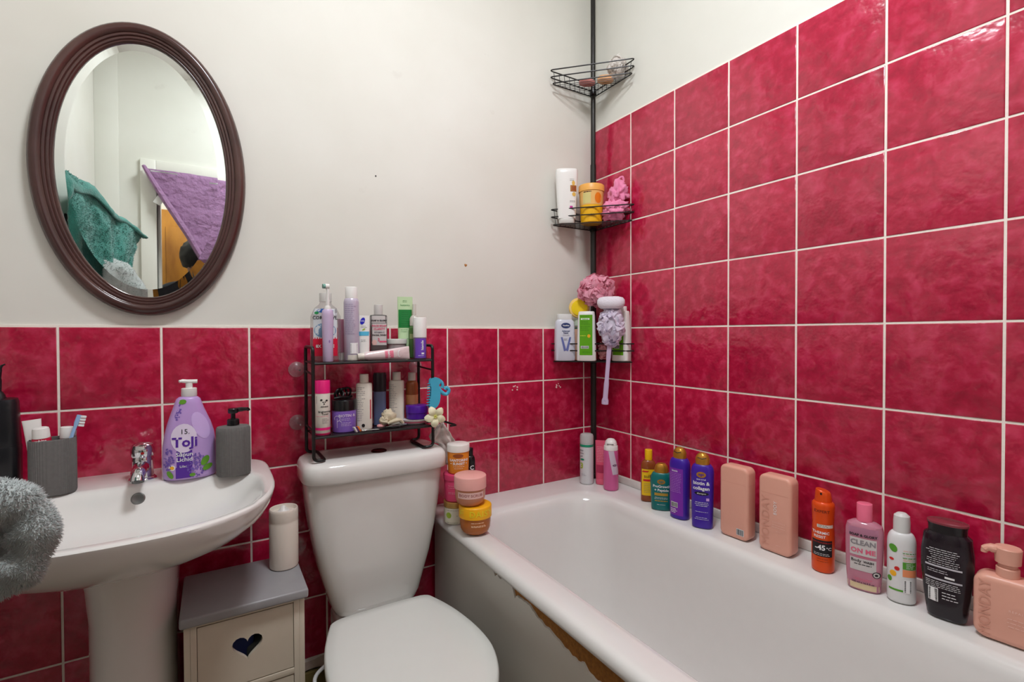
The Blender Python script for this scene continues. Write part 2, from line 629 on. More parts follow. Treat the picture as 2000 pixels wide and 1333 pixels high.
# screw plug and specks on the plaster, adhesive marks on the tiles
def wall_blob(name, x, z, r, mat, y=0.006, seed=0, N=12):
    bm = bmesh.new()
    rnd = random.Random(seed)
    rr = [r * rnd.uniform(.75, 1.2) for _ in range(N)]
    rg = lambda k, yy: [Vector((x + rr[i] * k * math.cos(2 * PI * i / N), yy, z + rr[i] * k * math.sin(2 * PI * i / N))) for i in range(N)]
    loft(bm, [rg(1, y), rg(.9, y - .0012), rg(.4, y - .0018)], False, True)
    return finish(bm, name, mat, wall_back)
wall_blob('wall_plug', -0.584, 1.37, .005, M('ochre_plug', (176, 120, 60), .6), seed=2)
wall_blob('wall_speck', -0.898, 1.63, .0025, INK, seed=3)
RES = M('pale_adhesive', (232, 196, 196), .5, var=.1)
for cx_, cz_, rr_, sd in ((-0.386, .924, .012, 5), (-0.187, .918, .011, 6)):
    rnd = random.Random(sd)
    for k in range(9):
        a = rnd.uniform(-.4, 3.6)
        d = rr_ * rnd.uniform(.6, 1.1)
        wall_blob('adhesive_fleck', cx_ + d * math.cos(a), cz_ + d * math.sin(a) * 1.3 - (.004 if k % 3 == 0 else 0), rnd.uniform(.0015, .0034), RES, y=0.0003, seed=sd * 10 + k, N=7)

# ---- doorway, hall and cloth (seen in the mirror)
ARCH = M('gloss_white_paint', (228, 226, 216), .3, var=.02)
door = struct(thing('door_1', 'white painted door frame', 'door frame'))
del door['category']
for nm, a in (('door_jamb', (DX0 - .07, DX0, YF - .1, YF + .018, 0, DZ + .07)), ('door_jamb', (DX1, DX1 + .07, YF - .1, YF + .018, 0, DZ + .07)),
              ('door_head', (DX0, DX1, YF - .1, YF + .018, DZ, DZ + .07))):
    boxo(nm, *a, ARCH, door, bev=.004)
boxo('door_stop', DX0, DX0 + .015, YF - .1, YF - .04, 0, DZ, ARCH, door, bev=.002)
HY = -2.75
hall = struct(boxo('wall_hall', XL - .1, 0.1, HY - .1, HY, 0, ZC, WALL))
amber = wood_material('amber_varnished_wood', (150, 92, 20), (196, 132, 44), (4, 4, 1.2))
amber2 = wood_material('light_amber_wood', (206, 142, 56), (222, 164, 84), (4, 4, 1.2))
hd = struct(thing('door_2', 'amber varnished wooden hall door with pale frame', 'door', (0, 0, 0)))
del hd['category']
boxo('door_leaf', -1.74, -1.0, HY, HY + .035, 0.01, 2.02, amber, hd, bev=.003)
boxo('door_panel', -1.62, -1.42, HY + .035, HY + .042, 1.05, 1.9, amber, hd, bev=.004)
boxo('door_panel', -1.35, -1.12, HY + .035, HY + .042, 1.05, 1.9, amber, hd, bev=.004)
boxo('door_frame_post', -1.80, -1.74, HY, HY + .05, 0, 2.08, amber2, hd, bev=.004)
boxo('door_pull_strip', -1.665, -1.648, HY + .035, HY + .048, 1.20, 1.66, M('pale_cyan', (150, 214, 214), .4), hd, bev=.003)
struct(boxo('wall_hall_side', XL - .1, XL, HY, YF - .1, 0, ZC, WALL))
struct(boxo('wall_hall_end', 0.006, 0.106, HY, YF - .1, 0, ZC, WALL))

# purple quilted cloth pinned across the doorway, its corner turned back
MAUVE = M('mauve_quilted_cloth', (152, 112, 150), .8, var=.12, vscale=20, bump=1.0, bscale=30, sheen=.2, bdist=.02)
ct = thing('doorway_cloth', 'mauve quilted cloth pinned across the doorway, seen in the oval mirror', 'cloth', (-1.3, YF + .03, 2.0))
def cloth_grid(P, nu, nv, amp, fr, seed=0, th=0.006):
    """P(u,v)->Vector; both sides, closed rim"""
    bm = bmesh.new()
    A, B = [], []
    for j in range(nv + 1):
        ra, rb = [], []
        for i in range(nu + 1):
            u, v = i / nu, j / nv
            p = P(u, v)
            e = 1e-3
            n_ = (P(min(1, u + e), v) - P(max(0, u - e), v)).cross(P(u, min(1, v + e)) - P(u, max(0, v - e)))
            n_ = n_.normalized() if n_.length > 1e-12 else Vector((0, -1, 0))
            d = amp * noise.fractal(p * fr + Vector((seed * 7.1, 0, 0)), .6, 2.0, 3)
            ra.append(bm.verts.new(p + n_ * (d + th / 2)))
            rb.append(bm.verts.new(p + n_ * (d - th / 2)))
        A.append(ra)
        B.append(rb)
    for j in range(nv):
        for i in range(nu):
            bm.faces.new((A[j][i], A[j][i + 1], A[j + 1][i + 1], A[j + 1][i]))
            bm.faces.new((B[j][i], B[j + 1][i], B[j + 1][i + 1], B[j][i + 1]))
    for i in range(nu):
        bm.faces.new((A[0][i], B[0][i], B[0][i + 1], A[0][i + 1]))
        bm.faces.new((A[nv][i], A[nv][i + 1], B[nv][i + 1], B[nv][i]))
    for j in range(nv):
        bm.faces.new((A[j][0], A[j + 1][0], B[j + 1][0], B[j][0]))
        bm.faces.new((A[j][nu], B[j][nu], B[j + 1][nu], A[j + 1][nu]))
    return bm
def PC(u, v):   # triangle hanging from the head: left edge cut along the fold line
    x0 = -0.345 + 0.31 * v
    x = x0 + (0.42 - x0) * u
    return Vector((x, .012 * math.sin(u * 9 + v * 3) * v, 0.035 - .62 * v))
finish(cloth_grid(PC, 26, 26, .010, 9, 1), 'cloth_sheet', MAUVE, ct, ang=3)
bm = bmesh.new()
tube(bm, smooth_path([(-0.35, .02, .04), (-0.26, .035, -.13), (-0.14, .04, -.34), (-0.02, .035, -.58)], 6), [.016 + .012 * math.sin(i / 18 * PI) for i in range(19)], 10, flat=.6)
finish(bm, 'folded_corner', MAUVE, ct)
boxo('safety_pin', -0.32, -0.20, .030, .034, .012, .018, CHROME, ct, bev=.001)
boxo('safety_pin', -0.05, 0.0, .030, .034, -.012, -.005, CHROME, ct, bev=.001)
bm = bmesh.new()
box(bm, -.018, .018, -.002, .002, -.022, .022, .001)
finish(bm, 'care_tag', WHT, ct, loc=(-.285, .03, -.14), rot=(0, .5, 0))

# ---- ceiling lamp
lamp = thing('ceiling_lamp', 'flat round opal ceiling lamp over the bathroom', 'lamp', (-0.95, -1.05, ZC))
body(lamp, 'lamp_base', WHT, [(-.035, .215), (-.03, .22), (-.001, .22)], N=48)
bm = bmesh.new()
lathe(bm, [(-.035, .205), (-.045, .20), (-.052, .17), (-.054, .05)], 48, cap0=False)
bmesh.ops.reverse_faces(bm, faces=bm.faces[:])
GL = M('lit_opal_glass', LAMP_RGB, .3, emit=LAMP_STRENGTH, var=0)
finish(bm, 'lamp_diffuser', GL, lamp)
hl = bpy.data.lights.new('hall_fill', 'AREA')  # unseen area light added in the hall, fill through the doorway
hl.energy = HALL_FILL_WATTS
hl.size = .5
hl.color = (.97, .98, 1.0)
ho = bpy.data.objects.new('hall_fill', hl)
COL.objects.link(ho)
ho.location = (-1.25, -2.3, 2.77)

# ================================================================== BATH
def rrect(x0, x1, y0, y1, r, z, k=7):
    out = []
    for cx_, cy_, a0 in ((x1 - r, y1 - r, 0), (x0 + r, y1 - r, PI / 2), (x0 + r, y0 + r, PI), (x1 - r, y0 + r, 3 * PI / 2)):
        for i in range(k + 1):
            t = a0 + PI / 2 * i / k
            out.append(Vector((cx_ + r * math.cos(t), cy_ + r * math.sin(t), z)))
    return out

ZB = 0.55
bath = thing('bathtub', 'white bathtub with wide rim against the crimson tiled wall', 'bathtub', (0, 0, 0))
bm = bmesh.new()
R_ = [rrect(-.716, -.002, -1.72, -.002, .02, .518), rrect(-.734, -.002, -1.735, -.002, .02, .518), rrect(-.738, -.001, -1.738, -.001, .022, .522),
      rrect(-.7395, -.001, -1.738, -.001, .024, .530), rrect(-.737, -.001, -1.737, -.001, .024, .540), rrect(-.729, -.001, -1.73, -.001, .022, .5475), rrect(-.716, -.001, -1.72, -.001, .02, .550),
      rrect(-.672, -.135, -1.63, -.125, .11, .5495), rrect(-.660, -.146, -1.618, -.137, .115, .547), rrect(-.648, -.156, -1.605, -.150, .12, .538),
      rrect(-.639, -.164, -1.595, -.160, .12, .52), rrect(-.628, -.174, -1.575, -.176, .125, .46), rrect(-.612, -.19, -1.54, -.20, .13, .34),
      rrect(-.59, -.212, -1.48, -.235, .13, .22), rrect(-.565, -.237, -1.43, -.275, .12, .165), rrect(-.53, -.272, -1.38, -.32, .10, .140), rrect(-.46, -.34, -1.30, -.42, .055, .134)]
loft(bm, R_, False, True)
finish(bm, 'tub', ACRYL, bath, ang=.9)
LAM = M('cream_laminate', (214, 210, 202), .3, var=.04, vscale=4)
CHIP = M('raw_chipboard', (150, 98, 40), .9, var=.55, vscale=140, bump=1.0, bscale=160)
boxo('chipboard_core', -.7125, -.700, -1.72, -.02, 0.0, .516, CHIP, bath, label='torn brown chipboard edge')
bm = bmesh.new()
rnd = random.Random(11)
def lam_top(y):
    if y > -.33:
        return .5145
    t = (-y - .33)
    v = .514 - .010 * min(1, t / .12) - .042 * min(1, max(0, t - .16) / .26) - .02 * min(1, max(0, t - .4) / .5)
    v += .006 * noise.noise(Vector((y * 60, 0, 2))) + .008 * noise.noise(Vector((y * 21, 4, 2)))
    if abs(y + .43) < .012: v -= .016 * (1 - abs(y + .43) / .012)
    if abs(y + .53) < .009: v -= .018 * (1 - abs(y + .53) / .009)
    return min(v, .5145)
rings = []
K = 260
for i in range(K + 1):
    y = -.02 - 1.70 * i / K
    zt_ = lam_top(y)
    jag = random.uniform(0, .0025) if y < -.33 else 0
    rings.append([Vector((-.7165, y, 0)), Vector((-.7125, y, 0)), Vector((-.7125, y, zt_)), Vector((-.7165, y, zt_ - jag))])
loft(bm, rings)
finish(bm, 'side_panel', LAM, bath, ang=.5, label='white laminate side panel torn along its top')

# ================================================================== BASIN
bx = -1.50
def ringb(z, a, yf, yb, nf=2.5, nb=6.0, N=56, xc=bx, ymid=None):
    ym = (yf + (yb - yf) * .58) if ymid is None else ymid
    out = []
    for i in range(N):
        t = 2 * PI * i / N
        c, s = math.cos(t), math.sin(t)
        n = nb if s > 0 else nf
        h = (yb - ym) if s > 0 else (ym - yf)
        # sides stay straight on the back half
        out.append(Vector((xc + a * math.copysign(abs(c) ** (2 / n), c), ym + h * math.copysign(abs(s) ** (2 / n), s), z)))
    return out
basin = thing('pedestal_basin', 'white ceramic pedestal washbasin on the back wall', 'basin', (0, 0, 0))
bm = bmesh.new()
ZR = .785
R_ = [ringb(.600, .075, -.33, -.06), ringb(.612, .12, -.37, -.03), ringb(.640, .185, -.425, -.01), ringb(.675, .232, -.475, 0.0), ringb(.712, .260, -.508, 0), ringb(.745, .272, -.525, 0),
      ringb(.772, .278, -.533, 0), ringb(.781, .2785, -.534, 0), ringb(.7845, .277, -.531, 0), ringb(.786, .272, -.524, -.004),
      ringb(.785, .262, -.512, -.135, nb=4.5, ymid=-.28), ringb(.783, .255, -.505, -.145, nb=4, ymid=-.28), ringb(.776, .248, -.497, -.152, nb=4, ymid=-.28), ringb(.755, .236, -.482, -.160, nb=3.6, ymid=-.28),
      ringb(.72, .214, -.455, -.175, nb=3.2, ymid=-.29), ringb(.69, .182, -.42, -.195, nb=2.8, ymid=-.30), ringb(.665, .130, -.38, -.23, nb=2.4, ymid=-.305), ringb(.652, .06, -.34, -.28, nb=2, ymid=-.31), ringb(.650, .022, -.325, -.29, nb=2, ymid=-.308)]
for r_ in R_:
    for p in r_:
        p.z = .786 - (.786 - p.z) * .72
loft(bm, R_, True, False)
finish(bm, 'bowl', CERAMIC, basin, ang=1.0)
bm = bmesh.new()
lathe(bm, [(.686, .022), (.690, .023), (.691, .019), (.6895, .004)], 20, cx=bx, cy=-.308)
finish(bm, 'waste_plug', CHROME, basin)
# overflow ring on the back slope of the bowl
bm = bmesh.new()
lathe(bm, [(0, .0135), (.003, .0135), (.0042, .0115), (.0034, .0095), (.0030, .002)], 20, cap1=True)
ov = finish(bm, 'overflow_ring', M('dull_steel', (120, 120, 118), .35, metal=.8), basin, loc=(bx + .008, -.1625, .757), rot=(math.radians(68), 0, 0))
bm = bmesh.new()
def pring(z, a, yf, yb):
    return ringb(z, a, yf, yb, nf=2.6, nb=5)
loft(bm, [pring(0, .084, -.30, -.03), pring(.03, .083, -.295, -.03), pring(.06, .081, -.285, -.03), pring(.3, .079, -.28, -.03), pring(.52, .079, -.285, -.03), pring(.60, .084, -.30, -.03), pring(.665, .092, -.32, -.02)])
finish(bm, 'pedestal', CERAMIC, basin, ang=.9)

tap = thing('basin_tap', 'chrome mixer tap with a red dot behind the washbasin', 'tap', (-1.489, -.100, ZR))
body(tap, 'base_ring', CHROME, [(.0005, .027), (.003, .0275), (.006, .026), (.008, .0235)])
body(tap, 'tap_body', CHROME, [(.006, .0215), (.02, .021), (.045, .0215), (.052, .022), (.056, .0205)])
bm = bmesh.new()
tube(bm, smooth_path([(0, -.008, .030), (0, -.04, .036), (0, -.075, .036), (0, -.096, .030), (0, -.104, .020)], 4), [.016] * 5 + [.0145] * 6 + [.013] * 6, 14)
finish(bm, 'spout', CHROME, tap)
bm = bmesh.new()
lathe(bm, [(.056, .0215), (.060, .0235), (.074, .0235), (.083, .0205), (.088, .013), (.0895, .004)], 24)
finish(bm, 'lever_cap', CHROME, tap)
bm = bmesh.new()
tube(bm, [(0, -.012, .077), (0, -.03, .079), (0, -.048, .083)], [.013, .012, .009], 12, flat=.45)
finish(bm, 'lever', CHROME, tap)
S_ = Surf([(0, .0236), (.1, .0236)], 2)
oval(S_, tap, 'red_dot', M('red_dot', (200, 20, 24), .3), .002, .0665, .0036, .003, off=.0004)

# ================================================================== TOILET
wc = thing('toilet', 'white close-coupled toilet with closed lid between basin and bath', 'toilet', (-.941, 0, 0))
def rc(z, a, yf, yb, n=4.5, N=48):
    return se(a * .985, (yb - yf) / 2, n, N, z, 0, (yf + yb) / 2)
bm = bmesh.new()
loft(bm, [rc(.339, .110, -.152, -.02), rc(.345, .120, -.162, -.018), rc(.365, .129, -.167, -.016), rc(.42, .145, -.172, -.014), rc(.48, .162, -.179, -.012), rc(.55, .176, -.185, -.010), rc(.62, .187, -.190, -.009), rc(.68, .194, -.193, -.008), rc(.7275, .198, -.195, -.008)])
finish(bm, 'cistern', CERAMIC, wc, ang=.9)
bm = bmesh.new()
loft(bm, [rc(.728, .200, -.199, -.005, 5), rc(.730, .2055, -.204, -.003, 5), rc(.734, .2085, -.207, -.002, 5), rc(.758, .2085, -.207, -.002, 5), rc(.771, .2065, -.205, -.003, 5), rc(.780, .201, -.199, -.006, 5), rc(.785, .190, -.187, -.012, 5), rc(.7862, .15, -.15, -.03, 4)])
finish(bm, 'cistern_lid', CERAMIC, wc, ang=.9)
DK = M('chrome_dark_reflection', (70, 34, 30), .12, metal=.7, var=.1)  # chrome button: its dark brown reflection is put into the base colour
bm = bmesh.new()
lathe(bm, [(0, .0225, .0225), (.003, .0225), (.005, .020), (.004, .018), (.0035, .003)], 24)
fb = finish(bm, 'flush_button', DK, wc, loc=(.009, -.125, .7855))
ctrl = [(0, -.735), (.07, -.718), (.132, -.666), (.172, -.582), (.181, -.495), (.169, -.39), (.143, -.302), (.122, -.270), (.06, -.264)]
outl = [(x, y) for x, y in ctrl] + [(-x, y) for x, y in reversed(ctrl[1:])]
sp = smooth_path([(x, y, 0) for x, y in outl], 4, True)
def seat_ring(k, z, dz=0):
    c = Vector((0, -.50, 0))
    z -= .012
    return [Vector((-.029 + c.x + (p.x - c.x) * k * .985, c.y + (p.y - c.y) * k, z)) for p in sp]
bm = bmesh.new()
loft(bm, [seat_ring(.985, .4005), seat_ring(1, .403), seat_ring(1, .412), seat_ring(.992, .4175), seat_ring(.97, .4215), seat_ring(.85, .4245), seat_ring(.5, .426), seat_ring(.1, .4265)])
finish(bm, 'lid', SEATM, wc, ang=1.2)
bm = bmesh.new()
loft(bm, [seat_ring(.96, .380), seat_ring(.975, .382), seat_ring(.975, .396), seat_ring(.955, .399)])
finish(bm, 'seat', SEATM, wc, ang=1.2)
bm = bmesh.new()
def bowl_ring(k, z, sh=0.0, kx=1.0):
    z *= .968
    return [Vector((-.018 + p.x * k * kx, -.42 + sh + (p.y + .42) * k, z)) for p in sp]
loft(bm, [bowl_ring(.62, 0, .05), bowl_ring(.62, .02, .05), bowl_ring(.55, .06, .06), bowl_ring(.56, .15, .05), bowl_ring(.70, .24, .02), bowl_ring(.86, .31, 0), bowl_ring(.94, .35, 0), bowl_ring(.95, .378, 0)])
box(bm, -.115, .115, -.33, -.03, .25, .3385, .02, 3)
finish(bm, 'bowl', CERAMIC, wc, ang=.9)
for s in (-1, 1):
    bm = bmesh.new()
    tube(bm, [(s * .07, -.245, .378), (s * .10, -.245, .378)], .007, 12)
    finish(bm, 'hinge', SEATM, wc)
bm = bmesh.new()
tube(bm, smooth_path([(-.10, -.06, .05), (-.150, -.08, .10), (-.166, -.085, .135), (-.155, -.06, .150), (-.10, -.04, .17)], 5), .0055, 8)
finish(bm, 'water_hose', WHT, wc)

# ================================================================== DRAWER UNIT
GREYT = M('grey_painted_top', (150, 150, 152), .35, var=.05)
CREAM = M('cream_painted_wood', (208, 198, 180), .45, var=.04)
un = thing('drawer_unit', 'small cream drawer unit with grey top and heart cutout beside the toilet', 'drawer unit', (-1.283, -.185, 0))
boxo('top_board', -.129, .129, -.115, .115, .498, .520, GREYT, un, bev=.005, seg=3)
for s in (-1, 1):
    boxo('side_panel', s * .1155 - .006, s * .1155 + .006, -.100, .105, .0, .4975, CREAM, un, bev=.001)
boxo('back_panel', -.109, .109, .097, .104, .02, .4975, CREAM, un)
for z in (.493, .331, .171, .02):
    boxo('front_rail', -.1095, .1095, -.100, -.082, z - .014 if z < .4 else .489, z if z < .4 else .4975, CREAM, un, bev=.001)
for s in (-1, 1):
    boxo('front_stile', s * .1035 - .006, s * .1035 + .006, -.101, -.085, .0, .4975, CREAM, un, bev=.001)
def heart(n=28):
    p = []
    for i in range(n):
        t = 2 * PI * i / n
        p.append((16 * math.sin(t) ** 3 / 16 * .031, (13 * math.cos(t) - 5 * math.cos(2 * t) - 2 * math.cos(3 * t) - math.cos(4 * t)) / 16 * .031))
    return p
def drawer_front(z0, z1):
    bm = bmesh.new()
    cz = (z0 + z1) / 2
    o = [bm.verts.new((x, 0, z)) for x, z in ((-.0965, z0), (.0965, z0), (.0965, z1), (-.0965, z1))]
    h = [bm.verts.new((x, 0, cz + .006 + z)) for x, z in heart()]
    es = [bm.edges.new((o[i], o[(i + 1) % 4])) for i in range(4)] + [bm.edges.new((h[i], h[(i + 1) % len(h)])) for i in range(len(h))]
    bmesh.ops.triangle_fill(bm, use_beauty=True, use_dissolve=False, edges=es)
    bmesh.ops.recalc_face_normals(bm, faces=bm.faces[:])
    g = bmesh.ops.extrude_face_region(bm, geom=bm.faces[:])
    bmesh.ops.translate(bm, verts=[v for v in g['geom'] if isinstance(v, bmesh.types.BMVert)], vec=(0, .011, 0))
    bmesh.ops.recalc_face_normals(bm, faces=bm.faces[:])
    d = finish(bm, 'drawer', CREAM, un, loc=(0, -.0985, 0), ang=.5)
    boxo('drawer_floor', -.094, .094, .012, .19, z0 + .004, z0 + .010, CREAM, d)
    for s in (-1, 1):
        boxo('drawer_side', s * .091 - .003, s * .091 + .003, .012, .19, z0 + .01, z1 - .03, CREAM, d)
for z0, z1 in ((.3335, .4865), (.1735, .3145), (.0225, .1545)):
    drawer_front(z0, z1)
bl = thing('folded_cloth', 'blue folded cloth inside the drawer behind the heart cutout', 'cloth', (-1.285, -.18, .3437))
boxo('cloth_fold', -.075, .02, -.05, .05, .001, .07, M('blue_cloth', (70, 84, 150), .85, var=.2), bl, bev=.012, seg=3)
boxo('cloth_fold', .0, .075, -.055, .05, .001, .045, M('grey_green_cloth', (108, 116, 112), .85, var=.3), bl, bev=.012, seg=3)

# candle / tissue tube
cd = thing('wipes_tub', 'off-white cylindrical tub with sunken lid on the grey drawer top', 'tub', (-1.1895, -.142, .5205))
TUBM = M('ivory_plastic', (226, 216, 204), .3, var=.02, sub=.1)
bm = bmesh.new()
lathe(bm, [(0, .031), (.002, .034), (.006, .035), (.118, .0352), (.121, .0343), (.124, .0352), (.147, .0352), (.152, .0345), (.154, .033), (.153, .0315), (.147, .0305), (.143, .029), (.1425, .002)], 36)
finish(bm, 'tub_body', TUBM, cd)
bm = bmesh.new()
for k in range(4):
    a = k * 1.4
    tube(bm, smooth_path([(.012 * math.cos(a), .012 * math.sin(a), .1432), (.0, .004, .150 + .002 * k), (-.014 * math.cos(a + .5), -.014 * math.sin(a + .5), .1435)], 4), .006, 7, flat=.4)
finish(bm, 'tissue', WHT, cd)

# ================================================================== MIRROR
WOODM = wood_material('dark_mahogany', (60, 37, 35), (86, 56, 50), (2, 2, 2), .24)
mir = thing('oval_mirror', 'oval mirror in a dark moulded mahogany frame above the basin', 'mirror', (-1.4835, 0.006, 1.543))
A_, B_ = .2215, .365
def ell(d, y, N=96):
    return [Vector(((A_ - d) * math.cos(2 * PI * i / N), y, (B_ - d) * math.sin(2 * PI * i / N))) for i in range(N)]
prof = [(.004, -.0005), (0, -.003), (0, -.012), (.003, -.022), (.009, -.0295), (.016, -.032), (.0225, -.030), (.026, -.0255), (.0265, -.0225), (.0295, -.0235), (.0325, -.0225), (.034, -.0185), (.037, -.0195), (.0395, -.0185), (.041, -.015), (.044, -.0155), (.0465, -.0125), (.047, -.006)]
bm = bmesh.new()
loft(bm, [ell(d, y) for d, y in prof], True, False)
bmesh.ops.recalc_face_normals(bm, faces=bm.faces[:])
finish(bm, 'frame', WOODM, mir, ang=.75)
GLASS = M('silvered_glass', (232, 238, 235), .012, metal=1.0, var=0.0)
bm = bmesh.new()
loft(bm, [ell(.0462, -.0085), ell(.066, -.0100)], False, True)
bmesh.ops.recalc_face_normals(bm, faces=bm.faces[:])
for f in bm.faces:
    if f.normal.y > 0:
        f.normal_flip()
finish(bm, 'glass', GLASS, mir, smooth=False)

# ================================================================== CORNER POLE SHELF
cs = thing('corner_shelf', 'black tension pole with three wire corner baskets above the bath', 'shelf', (-.043, -.043, ZB))
bm = bmesh.new()
tube(bm, [(0, 0, .001), (0, 0, 1.20 - ZB + .6)], .0115, 16)
tube(bm, [(0, 0, 1.20 - ZB + .6), (0, 0, ZC - ZB - .012)], .0095, 16)
finish(bm, 'pole', POLEM, cs)
bm = bmesh.new()
lathe(bm, [(0, .016), (.004, .018), (.012, .016), (.02, .0115)], 16)
finish(bm, 'pole_foot', BLK, cs)
bm = bmesh.new()
lathe(bm, [(ZC - ZB - .02, .0095), (ZC - ZB - .012, .016), (ZC - ZB - .003, .018), (ZC - ZB - .001, .016)], 16)
finish(bm, 'pole_cap', BLK, cs)
def basket(z0, hs, inset=.008):
    z = z0 - ZB
    bk = link('basket', None, cs)
    Lp, Rp, Cp = Vector((-.197, .029, 0)), Vector((.029, -.205, 0)), Vector((.028, .028, 0))
    def tri(zz, k):
        c = (Lp + Rp + Cp) / 3
        return [c + (q - c) * k + Vector((0, 0, zz)) for q in (Lp, Rp, Cp)]
    for i, (h, k) in enumerate(zip((0,) + hs, (.955, 1.0, 1.0))):
        bm = bmesh.new()
        tube(bm, round_path(tri(z + h, k), .022, 5, True), .0023, 7, closed=True)
        finish(bm, 'rail', BLACKM, bk)
    bm = bmesh.new()
    Lb, Rb, Cb = tri(z, .955)
    for i in range(1, 11):
        t = i / 11.5
        tube(bm, [Cb + (Lb - Cb) * t, Cb + (Rb - Cb) * t], .0010, 5)
    # wires that rise along the two wall sides and hold the rails
    Lt, Rt, Ct = tri(z + hs[-1], 1.0)
    for i in range(1, 9):
        t = i / 9
        for p, q, r_, s in ((Cb, Lb, Ct, Lt), (Cb, Rb, Ct, Rt)):
            a, b = p + (q - p) * t, r_ + (s - r_) * t
            tube(bm, [a + Vector((0, 0, -.002)), b], .0011, 5)
    finish(bm, 'wire_mesh', BLACKM, bk)
    bm = bmesh.new()
    tube(bm, [(0, 0, z - .012), (0, 0, z + .012)], .0135, 14)
    finish(bm, 'collar', BLK, bk)
basket(2.084, (.024, .050))
basket(1.5455, (.030, .058))
basket(1.022, (.042, .068))

# ================================================================== OVER-CISTERN RACK
rk = thing('cistern_rack', 'black two-tier wire rack standing on the toilet cistern', 'rack', (-.95, -.11, .7862))
rx, ryf, ryb = .1685, -.060, .058
for s in (-1, 1):
    bm = bmesh.new()
    x = s * rx
    xi = x - s * .028
    zt_ = .308
    tube(bm, round_path([(x, ryf, zt_), (x, ryb, zt_), (x, ryb, .0068), (xi, ryb, .0050), (xi, ryf, .0050), (x, ryf, .0068)], .014, 5, True), .0046, 10, closed=True)
    finish(bm, 'side_frame', BLACKM, rk)
    for z in (.266, .235, .085):
        bm = bmesh.new()
        tube(bm, [(x, ryb, z + (.004 if z < .25 and z > .1 else 0)), (x, ryf, z)], .0028, 8)
        finish(bm, 'side_bar', BLACKM, rk)
for z in (.2645, .0665):
    bm = bmesh.new()
    for y in (ryf, ryb):
        tube(bm, [(-rx, y, z), (rx, y, z)], .0035, 8)
    finish(bm, 'shelf_rail', BLACKM, rk)
    boxo('shelf_plate', -rx + .004, rx - .004, ryf + .002, ryb - .002, z - .001, z + .003, SMOKE, rk, bev=.0008)
for x, y, z in ((-.186, .100, .241), (-.185, .100, .086), (.176, .100, .237)):
    bm = bmesh.new()
    lathe(bm, [(0, .022), (.0015, .0225), (.004, .016), (.008, .010), (.012, .007), (.018, .006)], 20)
    sc_ = finish(bm, 'suction_cup', M('suction_clear', (250, 244, 247), .22, trans=.92, var=.02, ior=1.35, bump=.6, bscale=90), rk, loc=(x, .1088, z), rot=(PI / 2, 0, 0))
    bm = bmesh.new()
    tube(bm, [(x, .0925, z), (x * .99, ryb, z)], .0026, 8)
    finish(bm, 'cup_pin', CHROME, rk)
bm = bmesh.new()
tube(bm, round_path([(rx, -.01, .0705), (.222, -.012, .0685), (.248, -.055, .060), (.225, -.062, .061)], .006), .0032, 8)
finish(bm, 'side_hook', BLACKM, rk)

# ================================================================== TOILETRIES: helpers
GOLD = M('gold_plastic', (186, 132, 46), .28, metal=.55, var=.05)
def D(a):
    return math.radians(a)

def flat_body(parent, name, mat, w, d, h, rc_, bev, N=8):
    """rounded-rectangle face in XZ extruded along Y with soft edges"""
    bm = bmesh.new()
    def ring(ins, y):
        out = []
        for cx_, cz_, a0 in ((w / 2 - rc_, h - rc_, 0), (-w / 2 + rc_, h - rc_, PI / 2), (-w / 2 + rc_, rc_, PI), (w / 2 - rc_, rc_, 3 * PI / 2)):
            for i in range(N + 1):
                t = a0 + PI / 2 * i / N
                r = rc_ - ins
                out.append(Vector((cx_ + r * math.cos(t), y, cz_ + r * math.sin(t))))
        return out
    rs = []
    for k in range(5):
        t = PI / 2 * k / 4
        rs.append(ring(bev * (1 - math.sin(t)), d / 2 - bev + bev * math.cos(t)))
    rs2 = [ring(bev * (1 - math.sin(PI / 2 * k / 4)), -(d / 2 - bev + bev * math.cos(PI / 2 * k / 4))) for k in range(4, -1, -1)]
    loft(bm, rs + rs2)
    bmesh.ops.recalc_face_normals(bm, faces=bm.faces[:])
    return finish(bm, name, mat, parent, ang=.8), Surf([(0, w / 2, d / 2), (h, w / 2, d / 2)], 30)

def pump_head(parent, mat, z, s=1.0, r=.012, ang=0.0, long=.03, hh=.010):
    """collar, stem and nozzle head"""
    body(parent, 'pump_collar', mat, [(z, r), (z + .014 * s, r), (z + .016 * s, r * .85), (z + .017 * s, r * .4)])
    body(parent, 'pump_stem', mat, [(z + .016 * s, r * .38), (z + .032 * s, r * .38)], N=14)
    hz = z + .030 * s
    body(parent, 'pump_head', mat, [(hz, r * .75), (hz + hh * .2, r * .85), (hz + hh * .8, r * .85), (hz + hh, r * .7)], N=20)
    bm = bmesh.new()
    c, sn = math.cos(ang), math.sin(ang)
    tube(bm, smooth_path([(0, 0, hz + hh * .55), (c * long * .6, sn * long * .6, hz + hh * .6), (c * long, sn * long, hz + hh * .5), (c * (long + .003), sn * (long + .003), hz + hh * .2)], 3), [r * .42] * 4 + [r * .34] * 3 + [r * .26] * 3, 10)
    finish(bm, 'nozzle', mat, parent)

# ------------------------------------------------------------------ row along the right bath ledge
def ledge(name, label, cat, x, y, rot):
    return thing(name, label, cat, (x, y, ZB + .0008), D(rot))

